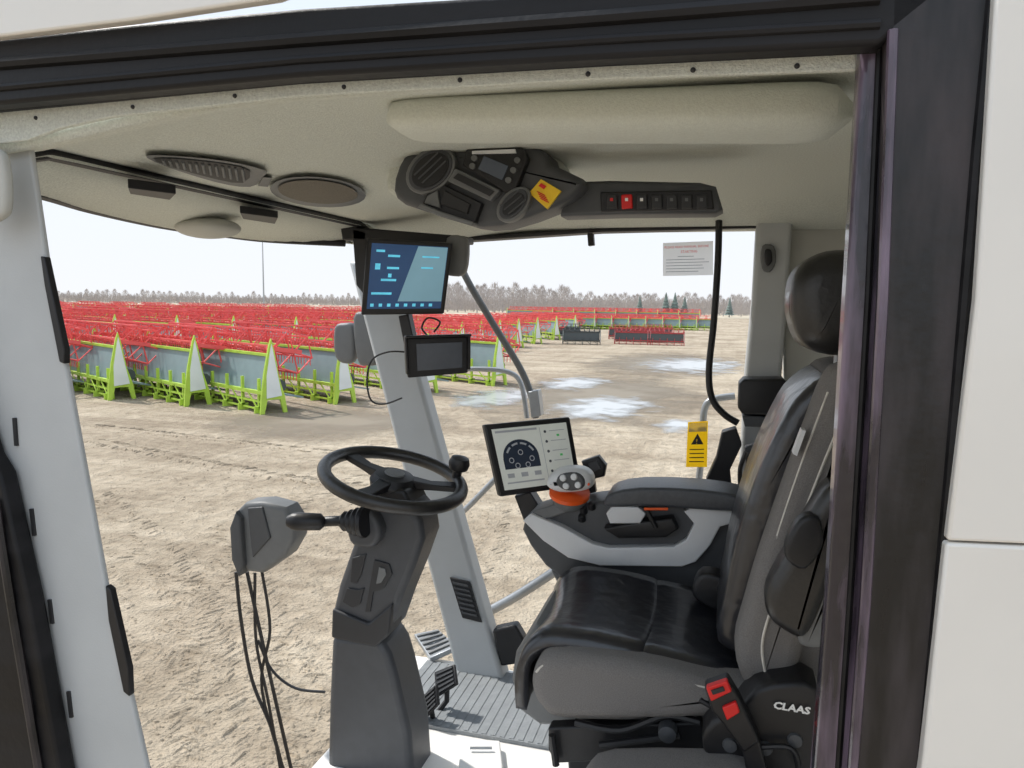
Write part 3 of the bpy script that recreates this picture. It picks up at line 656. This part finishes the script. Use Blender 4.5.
for k in range(4):
    MB().prof([(537+k*.0-k*-1.2, 197+k*2.3-6), (545+k*1.2, 201.5+k*2.3-6-.5), (544.6+k*1.2, 202.3+k*2.3-6-.5), (536.6+k*1.2, 197.8+k*2.3-6)], 1.669, 1.673).build('print_line', m_red, yl)
MB().prof([(541, 183), (546, 186), (543.5, 189), (538.5, 186)], 1.668, 1.673).build('warning_symbol', m_red, yl)
MB().puffy([(566, 197), (580, 181), (610, 180), (700, 182), (716, 186), (723, 209), (715, 213), (620, 214), (560, 216)], 1.74, 1.84, .012, smooth=1).build('switch_panel', m_dgrey, oc)
facepoly([(600, 192), (712, 190), (714, 209), (601, 212)], 1.73, 1.75, m_black, 'switch_bezel', oc, .003)
for i in range(7):
    x = 606+i*15
    s_ = facepoly([(x, 194.5), (x+11, 194), (x+11.5, 208), (x+.5, 209)], 1.722, 1.735, m_coll if i not in (1,) else m_red, 'rocker_switch', oc, .003)
    facepoly([(x+4, 198), (x+7, 198), (x+7, 201), (x+4, 201)], 1.719, 1.724, m_red if i == 0 else (m_paper if i < 3 else m_mgrey), 'symbol', s_, 0)

# ================= MONITORS
P1 = ppan([(367, 238), (453, 243), (444, 314), (361, 315)], [2.3, 2.42, 2.42, 2.3])
d1 = thing('display_monitor', P1.pt(.5, 1), 'large black monitor with blue screen high on the slanted post', 'monitor')
P1.rect(MB(), 0, 0, 1, 1, -.035, 0).build('housing', m_black, d1, bevel=.006)
sc_ = P1.rect(MB(), .06, .06, .95, .92, 0, .001).build('screen', s_navy, d1)
mb = MB(); q = [(.60, .07), (.945, .07), (.945, .82), (.42, .82)]; mb.prism([P1.pt(a1, b1, .001) for a1, b1 in q], [P1.pt(a1, b1, .002) for a1, b1 in q]); mb.build('glare_pane', s_glare, sc_)  # pale teal pane paints a glare reflection onto the screen
for (u, v, w, h_) in ((.12, .14, .1, .03), (.26, .2, .14, .03), (.12, .32, .06, .08), (.26, .36, .14, .03), (.2, .52, .18, .03), (.1, .7, .24, .03), (.28, .45, .04, .05), (.66, .2, .2, .02), (.66, .35, .14, .02)): P1.rect(MB(), u, v, u+w, v+h_, .002, .003).build('icon', s_cyan, sc_)
for i in range(8): P1.rect(MB(), .1+i*.1, .85, .14+i*.1, .89, .002, .003).build('screen_button', s_cyan, sc_)
MB().puffy([(446, 238), (462, 236), (467, 245), (464, 272), (452, 276), (444, 270)], 2.46, 2.5, .012).build('rear_housing', m_mgrey, d1)
MB().prof([(352, 228), (366, 232), (368, 300), (356, 285)], 2.5, 2.55).build('bracket', m_black, d1, bevel=.004)
MB().prof([(340, 226), (465, 236), (465, 243), (342, 240)], 2.5, 2.6).build('top_bracket', m_black, d1, bevel=.006)
P2 = ppan([(406, 338), (468, 336), (468, 373), (408, 378)], [2.26, 2.36, 2.36, 2.26])
d2 = thing('camera_monitor', P2.pt(.5, 1), 'small black monitor with sun hood below the large monitor', 'monitor')
P2.rect(MB(), 0, 0, 1, 1, -.03, 0).build('housing', m_black, d2, bevel=.005)
P2.rect(MB(), .16, .16, .9, .84, 0, .0015).build('screen', s_grey, d2)
P2.rect(MB(), -.02, -.06, 1.02, 0, -.02, .05).build('hood', m_black, d2, bevel=.003)
P2.rect(MB(), -.03, -.04, .01, .9, -.02, .03).build('hood_cheek', m_black, d2, bevel=.003); P2.rect(MB(), .98, -.04, 1.02, .9, -.02, .03).build('hood_cheek', m_black, d2, bevel=.003)
MB().prof([(398, 316), (408, 314), (414, 342), (404, 346)], 2.4, 2.44).build('bracket', m_black, d2, bevel=.004)
tag(ptube([(430, 338), (422, 328), (428, 318), (440, 322), (434, 332)], 2.4, .0035, 6).build('cable', m_black), 'short looped black cable above the small monitor', 'cable')
tag(ptube([(406, 352), (388, 352), (372, 360), (367, 380), (371, 400), (384, 404), (402, 398)], 2.46, .0035, 6).build('cable', m_black), 'black cable loop left of the small monitor', 'cable')
P3 = ppan([(484, 425), (570, 417), (582, 486), (500, 497)], [2.2, 2.36, 2.36, 2.2])
d3 = thing('terminal_monitor', P3.pt(.5, 1), 'tilted touchscreen terminal with machine gauges at the armrest front', 'monitor')
P3.rect(MB(), 0, 0, 1, 1, -.035, 0).build('housing', m_black, d3, bevel=.006)
sc_ = P3.rect(MB(), .07, .07, .94, .92, 0, .001).build('screen', s_lite, d3)
P3.disc(MB(), .34, .5, .21, .26, .002, .003, 20, 0, 180).build('gauge_dial', s_dark, sc_)
P3.rect(MB(), .13, .49, .55, .64, .001, .0025).build('gauge_field', s_dark, sc_)
for a1 in (25, 60, 95, 130): P3.disc(MB(), .34, .5, .18, .22, .003, .004, 6, a1, a1+25, .88).build('gauge_segment', s_mid, sc_)
for (u, v) in ((.22, .52), (.34, .42), (.46, .52), (.28, .6), (.4, .6)): P3.disc(MB(), u, v, .03, .04, .003, .004, 16, 0, 359, .7).build('gauge_ring', s_mid, sc_)
P3.rect(MB(), .1, .1, .58, .13, .002, .003).build('title_bar', s_mid, sc_)
P3.rect(MB(), .61, .1, .615, .88, .002, .003).build('divider_line', s_mid, sc_)
for (u0, v0) in ((.14, .7), (.3, .7), (.46, .7)): P3.rect(MB(), u0, v0, u0+.08, v0+.06, .002, .003).build('field_icon', s_mid, sc_)
P3.rect(MB(), .12, .82, .56, .84, .002, .003).build('status_bar', s_mid, sc_)
for i in range(5):
    P3.rect(MB(), .72, .16+i*.14, .9, .17+i*.14, .002, .003).build('menu_line', s_mid, sc_); P3.disc(MB(), .67, .17+i*.14, .015, .02, .002, .003).build('menu_icon', s_grey, sc_)
P3.rect(MB(), .8, .22, .83, .25, .002, .003).build('status_light', s_green, sc_); P3.rect(MB(), .8, .5, .83, .53, .002, .003).build('status_light', s_green, sc_)
MB().prof([(514, 496), (530, 492), (545, 516), (524, 522)], 2.3, 2.36).build('arm', m_black, d3, bevel=.005)
kb = thing('button_box', Q(594, 480, 2.36), 'small black button box right of the tilted terminal', 'control')
MB().puffy([(581, 462), (598, 456), (606, 466), (604, 477), (588, 481)], 2.3, 2.34, .01, smooth=1).build('housing', m_black, kb)
MB().prof([(588, 464), (597, 461), (601, 469), (592, 473)], 2.292, 2.302).build('button', m_dgrey, kb, bevel=.002)
MB().prof([(584, 478), (594, 478), (596, 492), (588, 494)], 2.32, 2.34).build('stem', m_black, kb)

# ================= ARMREST CONSOLE
ac = thing('armrest_console', Q(640, 575, 2.3), 'grey armrest control console with silver trim beside the seat', 'armrest')
MB().puffy([(522, 530), (525, 518), (545, 509), (600, 502), (650, 496), (735, 504), (744, 515), (744, 570), (720, 590), (640, 592), (566, 582), (545, 566), (530, 546)], 2.2, 2.36, .014, smooth=1).build('body', m_dgrey, ac)
MB().puffy([(523, 521), (531, 514), (562, 527), (592, 544), (608, 548), (674, 547), (686, 540), (694, 524), (684, 512), (692, 507), (738, 512), (738, 522), (720, 527), (710, 546), (696, 562), (682, 567), (600, 566), (568, 558), (543, 541)], 2.17, 2.215, .005, smooth=1).build('silver_trim', m_silver, ac, label='silver angular trim band')
MB().puffy([(604, 501), (612, 493), (640, 488), (700, 490), (742, 497), (748, 505), (738, 512), (680, 509), (640, 507), (608, 508)], 2.14, 2.3, .012, smooth=2).build('armrest_pad', m_apad, ac)
MB().puffy([(606, 514), (612, 506), (638, 507), (646, 514), (640, 524), (610, 524)], 2.15, 2.19, .006, smooth=1).build('trim_cap', m_silver, ac)
MB().puffy([(604, 528), (640, 522), (672, 518), (678, 530), (666, 538), (618, 539)], 2.15, 2.2, .008, smooth=1).build('pocket', m_black, ac)
MB().prof([(530, 512), (560, 503), (575, 510), (545, 520)], 2.18, 2.3).build('front_deck', m_mgrey, ac, bevel=.006)
MB().tube([Q(646, 508, 2.14), Q(656, 528, 2.14)], .007).build('side_lever', m_black, ac)
MB().tube([Q(644, 509, 2.13), Q(668, 509, 2.13)], .004).build('orange_switch', m_orange, ac, label='orange switch strip')
for (x, y) in ((584, 512), (592, 508), (582, 520)): MB().lathe([(.012, 0), (.01, .02), (.002, .024)], Q(x, y, 2.2), (0, -.6, 1), 12).build('button', m_black, ac)
MB().prof([(550, 570), (590, 584), (620, 590), (600, 600), (560, 590)], 2.25, 2.35).build('support_arm', m_mgrey, ac, bevel=.01)
js = thing('joystick', Q(572, 506, 2.2), 'silver multi button joystick with orange ring on the armrest', 'joystick')
jc = Q(570, 487, 2.2)
MB().lathe([(.04, -.065), (.052, -.05), (.056, -.035), (.05, -.03)], jc, (.05, -.25, 1), 24).build('base', m_mgrey, js)
MB().lathe([(.05, -.034), (.063, -.028), (.063, -.016), (.052, -.01)], jc, (.1, -.3, 1), 24).build('orange_ring', m_orange, js, label='orange ring')
hd = MB().puffy([(545, 487), (549, 476), (560, 470), (580, 470), (590, 477), (591, 488), (580, 493), (558, 494)], 2.13, 2.22, .03, steps=5).build('grip', m_silver, js)
MB().puffy([(556, 484), (560, 475), (576, 473), (584, 480), (582, 489), (566, 491)], 2.122, 2.14, .008).build('button_field', m_dgrey, hd)
for (x, y) in ((563, 478), (574, 477), (566, 486), (578, 485)): MB().lathe([(.0105, 0), (.009, .006), (.001, .008)], Q(x, y, 2.122), (0, -1, .1), 14).build('button', m_silver, hd)
MB().lathe([(.006, 0), (.005, .004), (.001, .005)], Q(588, 484, 2.14), (0, -1, 0), 10).build('indicator', m_orange, hd)

# ================= STEERING COLUMN
sc0 = thing('steering_column', Q(375, 765, 1.9), 'dark grey steering column with black spoked wheel', 'steering column')
MB().prof([(364, 510), (378, 502), (408, 504), (420, 520), (423, 540), (414, 566), (400, 600), (388, 634), (377, 643), (335, 638), (329, 622), (338, 585), (352, 545)], 1.82, 1.96).build('column_head', m_col, sc0, bevel=.02)
MB().prof([(331, 636), (380, 640), (389, 655), (395, 675), (409, 735), (413, 790), (326, 790), (328, 700)], 1.812, 1.965).build('column_base', m_col, sc0, bevel=.02)
MB().prof([(332, 609), (368, 624), (392, 604), (388, 636), (375, 648), (331, 638)], 1.808, 1.9).build('joint_cover', m_coll, sc0, bevel=.006)
MB().prof([(372, 510), (378, 490), (404, 490), (412, 508)], 1.84, 1.96).build('neck', m_black, sc0, bevel=.01)
MB().puffy([(350, 520), (366, 508), (380, 530), (372, 548), (352, 546), (346, 532)], 1.78, 1.84, .015).build('switch_pod', m_col, sc0)
MB().prof([(352, 558), (366, 554), (361, 575), (356, 584), (350, 582)], 1.815, 1.83).build('side_recess_shade', m_coll, sc0, bevel=.002)  # darker plates paint the shade of the moulded recesses
MB().prof([(347, 588), (358, 590), (364, 588), (360, 604), (352, 608), (342, 602)], 1.815, 1.83).build('side_recess_shade', m_coll, sc0, bevel=.002)
MB().prof([(374, 560), (389, 564), (392, 574), (384, 588), (373, 592), (370, 612), (365, 612)], 1.815, 1.83).build('side_recess_shade', m_coll, sc0, bevel=.002)
MB().prof([(379, 567), (385, 569), (386, 575), (381, 583), (376, 584)], 1.812, 1.82).build('recess_inlay', m_mgrey, sc0, bevel=.001)
wc = Q(394, 478, 1.9); A = math.radians(13); nn = Vector((math.sin(A), -.06, math.cos(A))).normalized(); e2 = Vector((0, 1, .1)); e2 = (e2-nn*e2.dot(nn)).normalized(); e1 = e2.cross(nn)
def W(r, a_, h=0): return wc+(e1*math.cos(math.radians(a_))+e2*math.sin(math.radians(a_)))*r+nn*h
rim = MB().tube([W(.196, i*9) for i in range(40)], .0195, 12, closed=True).build('steering_wheel', m_bleath, sc0)
MB().lathe([(.03, -.06), (.06, -.04), (.068, -.01), (.055, .01), (.02, .016)], wc, nn, 24).build('hub', m_black, rim)
MB().lathe([(.03, .014), (.028, .018), (.005, .019)], wc, nn, 24).build('hub_badge', m_mgrey, rim)
for a_ in (-95, 25, 160):
    MB().loft([[W(.05, a_-26, -.02), W(.05, a_+26, -.02), W(.05, a_+26, .008), W(.05, a_-26, .008)], [W(.11, a_-9, -.016), W(.11, a_+9, -.016), W(.11, a_+9, .002), W(.11, a_-9, .002)],
               [W(.195, a_-7, -.008), W(.195, a_+7, -.008), W(.195, a_+7, .008), W(.195, a_-7, .008)]]).build('spoke', m_black, rim, bevel=.003)
kn = W(.19, 40, .01)
mb = MB(); mb.lathe([(.014, 0), (.014, .02), (.028, .028), (.032, .045), (.026, .062), (.006, .068)], kn, nn, 20); mb.build('spinner_knob', m_black, rim)
st = ptube([(352, 521), (335, 521), (318, 522)], 1.76, [.014]*13, 10).build('stalk', m_black, sc0)
gd = Q(283, 521, 1.72)-Q(322, 522, 1.75)
MB().lathe([(.014, 0), (.023, .01), (.025, .07), (.023, .085), (.014, .1), (.002, .104)], Q(324, 522, 1.75), gd, 16).build('stalk_grip', m_black, st)
dr = (Q(340, 521, 1.78)-Q(366, 522, 1.78)).normalized()
MB().lathe([(.042-.0028*i+(.005 if i % 2 else 0), .009*i) for i in range(9)], Q(366, 522, 1.76), dr, 18).build('boot', m_black, st)

# left pod with cables
pd = thing('mirror_housing', Q(268, 575, 2.05), 'grey plastic housing with hanging black cables left of the steering column', 'housing')
MB().puffy([(235, 512), (244, 503), (262, 502), (284, 508), (293, 522), (294, 540), (284, 558), (262, 574), (246, 572), (238, 550)], 2.0, 2.09, .016, smooth=1).build('shell', m_mgrey, pd)
MB().puffy([(229, 528), (235, 512), (240, 518), (243, 566), (238, 577), (231, 560)], 1.98, 2.08, .008, smooth=1).build('dark_face', m_dgrey, pd)
MB().prof([(247, 508), (262, 507), (270, 538), (252, 558)], 1.993, 2.01).build('inset', m_dgrey, pd, bevel=.004)
for path, r_ in (([(236, 572), (241, 620), (252, 680), (272, 730), (288, 790)], .006), ([(255, 573), (256, 640), (268, 700), (284, 790)], .005), ([(262, 572), (270, 630), (262, 690), (290, 790)], .005), ([(258, 640), (272, 670), (295, 688), (325, 692)], .0045), ([(247, 572), (262, 640), (280, 720), (296, 790)], .006)):
    ptube(path, 2.05, r_, 6).build('cable', m_black, pd)

# pedals and foot plate
for (c_, ys, lb) in ((((434, 672), (454, 664), (457, 684), (436, 697)), [2.2, 2.2, 2.15, 2.15], 'upper black ribbed pedal right of the column'), (((417, 700), (436, 684), (438, 704), (421, 722)), [2.12, 2.12, 2.08, 2.08], 'lower black ribbed pedal touching the column side')):
    Pp = ppan(c_, ys); pe = thing('pedal', Pp.pt(.5, 1), lb, 'pedal')
    Pp.rect(MB(), 0, 0, 1, 1, -.012, 0).build('pad', m_black, pe, bevel=.003)
    for i in range(5): Pp.rect(MB(), .1, .08+i*.19, .9, .16+i*.19, 0, .004).build('rib', m_dgrey, pe)
    MB().tube([Pp.pt(.5, .6, -.01), Pp.pt(.1, 1.1, -.05), Pp.pt(-.4, 1.5, -.03)], .009).build('arm', m_black, pe)
fp = thing('foot_plate', Q(436, 655, 2.5), 'small grey metal foot plate left of the slanted post', 'foot plate')
Pf = ppan(((414, 634), (438, 629), (457, 646), (430, 658)), [2.62, 2.66, 2.5, 2.46])
Pf.rect(MB(), 0, 0, 1, 1, -.02, 0).build('plate', m_steel, fp, bevel=.003)
for i in range(5): Pf.rect(MB(), .05, .1+i*.18, .95, .16+i*.18, 0, .006).build('grip_bar', m_mgrey, fp)
tag(MB().prof([(492, 630), (515, 625), (524, 640), (520, 664), (500, 667)], 2.45, 2.5).build('floor_box', m_black, bevel=.01), 'black box at the foot of the slanted post', 'box')

# ================= SEAT
se = thing('driver_seat', Q(640, 765, 1.9), 'grey fabric and dark leather driver seat with headrest', 'seat')
MB().puffy([(510, 680), (514, 655), (535, 625), (600, 640), (760, 660), (760, 730), (540, 728), (518, 712)], 1.78, 2.2, .025, smooth=1).build('base_cover', m_mgrey, se)
MB().puffy([(532, 690), (533, 674), (545, 665), (600, 668), (660, 678), (735, 690), (775, 694), (760, 714), (660, 724), (565, 722), (542, 712)], 1.68, 2.16, .03, steps=6, smooth=3).build('cushion', m_fab, se)
P_ = [(527, 690), (526, 672), (528, 652), (537, 637), (555, 630), (590, 634), (620, 640), (640, 646), (644, 650), (650, 649), (680, 656), (710, 665), (750, 676), (780, 686)]
base = curve([Q(x, y, 1.70) for x, y in P_], 4)
rows = []
for j in range(17):
    t = j/16; y = 1.67+(2.09-1.67)*t
    dz = -.022*math.sin(math.pi*t)**.8+.012*t
    if j == 0: dz -= .035
    if j == 1: dz -= .006
    rows.append([Vector((p.x+.012*math.sin(math.pi*t)-.006, y, p.z+dz)) for p in base])
mb = MB(); n = len(base); mb.add([p for r_ in rows for p in r_], [(j*n+i, j*n+i+1, (j+1)*n+i+1, (j+1)*n+i) for j in range(16) for i in range(n-1)])
o = mb.build('cushion_insert', m_leath, se, ang=80); sd = o.modifiers.new('s', 'SOLIDIFY'); sd.thickness = .03; sd.offset = 0
MB().puffy([(530, 692), (531, 675), (538, 662), (553, 656), (600, 660), (660, 671), (710, 684), (745, 689), (785, 693), (770, 712), (715, 720), (660, 723), (568, 721), (540, 711)], 1.61, 1.73, .036, steps=8, smooth=3).build('side_bolster', m_fab, se)
MB().puffy([(548, 660), (552, 622), (566, 602), (590, 596), (640, 602), (690, 618), (730, 630), (745, 660), (650, 680), (560, 680)], 2.05, 2.2, .04, steps=6, smooth=3).build('side_bolster', m_fab, se)
ptube([(536, 672), (550, 664), (600, 667), (660, 678), (735, 694)], 1.619, .003, 5).build('stitching', m_stitch, se)
# backrest
MB().puffy([(748, 648), (750, 620), (758, 570), (778, 500), (804, 425), (826, 384), (845, 370), (880, 374), (890, 430), (870, 560), (850, 680), (800, 700), (766, 690)], 1.68, 2.12, .05, steps=6, smooth=3).build('backrest', m_fab, se)
MB().puffy([(718, 645), (724, 600), (734, 550), (754, 485), (781, 425), (804, 392), (836, 384), (840, 500), (800, 640), (760, 660)], 1.71, 2.08, .03, steps=5, smooth=3).build('backrest_insert', m_leath, se)
MB().puffy([(735, 655), (744, 616), (760, 562), (785, 490), (810, 422), (826, 382), (842, 366), (880, 366), (860, 480), (820, 600), (792, 690), (765, 700), (746, 690)], 1.61, 1.74, .036, steps=8, smooth=3).build('back_bolster', m_fab, se)
MB().puffy([(738, 632), (744, 590), (755, 545), (776, 485), (804, 420), (824, 382), (850, 374), (870, 400), (860, 480), (790, 660), (750, 660)], 2.05, 2.18, .042, steps=6, smooth=3).build('back_bolster', m_fab, se)
ptube([(844, 415), (824, 462), (796, 535), (774, 600), (762, 645), (768, 685)], 1.606, .003, 5).build('stitching', m_stitch, se)
ptube([(828, 392), (802, 462), (776, 540), (758, 610)], 1.618, .0026, 5).build('stitching', m_stitch, se)
MB().puffy([(792, 300), (796, 274), (812, 256), (840, 248), (872, 256), (880, 300), (872, 345), (845, 357), (810, 350), (796, 330)], 1.78, 2.04, .06, steps=6, smooth=3).build('headrest', m_bleath, se)
MB().puffy([(789, 305), (793, 280), (802, 268), (812, 272), (815, 330), (806, 342), (794, 328)], 1.83, 1.99, .02, smooth=3).build('headrest_face', m_leath, se)
for y in (1.86, 1.96): MB().tube([Q(838, 345, y), Q(836, 385, y)], .008).build('headrest_post', m_steel, se)
MB().prof([(802, 430), (806, 431), (797, 456), (793, 454)], 1.595, 1.63).build('side_tag', m_silver, se)
MB().puffy([(832, 486), (812, 512), (790, 552), (768, 592), (768, 618), (785, 634), (805, 640), (822, 610), (845, 540), (850, 500)], 1.5, 1.6, .025, steps=5, smooth=3).build('folded_armrest', m_bleath, se)
MB().puffy([(800, 520), (818, 518), (824, 545), (806, 570), (788, 562), (786, 545)], 1.485, 1.53, .01).build('armrest_hinge', m_black, se)
MB().puffy([(815, 600), (835, 585), (850, 640), (815, 650), (798, 640)], 1.52, 1.6, .015).build('rear_pad', m_mgrey, se)
MB().puffy([(702, 740), (712, 722), (740, 708), (756, 690), (790, 683), (818, 690), (822, 740), (812, 775), (730, 775), (708, 760)], 1.54, 1.64, .012, smooth=2).build('side_housing', m_black, se)
mb = MB(); o_ = Q(773, 708, 1.535); ex_ = (Q(813, 715, 1.535)-o_).normalized(); ey_ = Vector((-ex_.z, 0, ex_.x))
mb.text('CLAAS', .021, o_, ex_*1.12, ey_+ex_*.12, .0009); mb.build('lettering', m_paper, se, label='bold white raised lettering')
for (x, y) in ((730, 745), (795, 740), (765, 748)):
    MB().lathe([(.016, 0), (.014, .006), (.002, .008)], Q(x, y, 1.54), (0, -1, 0), 16).build('bolt_cap', m_dgrey, se)
ptube([(700, 700), (728, 718), (748, 745), (790, 748), (800, 775)], 1.52, .006, 8).build('wire', m_black, se)
bk = MB().prof([(704, 688), (728, 680), (740, 700), (760, 742), (744, 754), (722, 724), (712, 712)], 1.49, 1.53).build('belt_buckle', m_black, se, bevel=.006)
MB().prof([(706, 688), (727, 681), (732, 692), (711, 702)], 1.482, 1.5).build('buckle_button', m_red, bk, bevel=.003)
MB().prof([(722, 708), (736, 702), (740, 713), (727, 721)], 1.482, 1.5).build('buckle_tab', m_red, bk, bevel=.003)
MB().prof([(711, 691), (723, 687), (725, 691), (713, 695)], 1.478, 1.484).build('buckle_print', m_ink, bk)
MB().prof([(740, 740), (758, 736), (768, 775), (748, 780)], 1.5, 1.525).build('buckle_stalk', m_black, bk, bevel=.004)
MB().puffy([(692, 592), (702, 574), (726, 580), (733, 600), (720, 612), (700, 604)], 1.98, 2.05, .012).build('far_belt_anchor', m_black, se)
MB().prof([(548, 728), (700, 722), (715, 742), (700, 756), (555, 764), (548, 750)], 1.68, 1.72).build('slide_rail', m_black, se, bevel=.006)
MB().prof([(565, 740), (740, 738), (740, 790), (570, 790)], 1.8, 2.1).build('suspension', m_black, se, bevel=.01)
for path in ([(575, 722), (620, 730), (665, 716), (700, 722)], [(552, 735), (556, 765)], [(600, 745), (680, 735)]):
    ptube(path, 1.66, .009, 8).build('adjust_lever', m_black, se)
MB().lathe([(.022, 0), (.02, .03), (.004, .034)], Q(668, 728, 1.66), (0, -1, 0), 16).build('adjust_knob', m_dgrey, se)
tag(MB().puffy([(566, 840), (574, 818), (600, 806), (700, 808), (752, 814), (785, 842), (790, 900), (565, 900)], 1.36, 1.58, .03, steps=5, smooth=2).build('passenger_seat', m_fab), 'grey fabric corner of a second seat at the bottom edge', 'seat')
st_ = thing('floor_step', QZ(480, 755, 1.9), 'pale sunlit step plate on the floor before the seat', 'step')
q = [QZ(x, y, 1.93) for x, y in ((462, 738), (500, 740), (505, 785), (455, 790))]
MB().prism(q, [p+Vector((0, 0, -.03)) for p in q]).build('plate', m_pale, st_, bevel=.006)
MB().tube([QZ(470, 748, 1.94), QZ(492, 748, 1.94)], .004).build('ridge', m_steel, st_)

# ================= LIGHT
w = bpy.data.worlds.new('sky'); bpy.context.scene.world = w; w.use_nodes = True; nt = w.node_tree
bg = nt.nodes['Background']; tc = nt.nodes.new('ShaderNodeTexCoord'); sx = nt.nodes.new('ShaderNodeSeparateXYZ'); rp = nt.nodes.new('ShaderNodeValToRGB')
nt.links.new(tc.outputs['Generated'], sx.inputs[0]); nt.links.new(sx.outputs['Z'], rp.inputs['Fac'])
rp.color_ramp.elements[0].position = 0; rp.color_ramp.elements[0].color = (.86, .88, .91, 1)
rp.color_ramp.elements[1].position = .6; rp.color_ramp.elements[1].color = (.72, .84, 1.0, 1)
e = rp.color_ramp.elements.new(.15); e.color = (.82, .88, .96, 1)
nt.links.new(rp.outputs['Color'], bg.inputs['Color']); bg.inputs['Strength'].default_value = 1.05
sl = bpy.data.lights.new('sun', 'SUN'); sl.energy = 3.7; sl.angle = math.radians(1.5); sl.color = (1, .96, .9)
so = bpy.data.objects.new('sun', sl); C.objects.link(so)
so.rotation_euler = Vector((-.78, .28, .95)).to_track_quat('Z', 'Y').to_euler()
bpy.context.scene.view_settings.view_transform = 'Standard'
bpy.context.scene.view_settings.exposure = 0.08
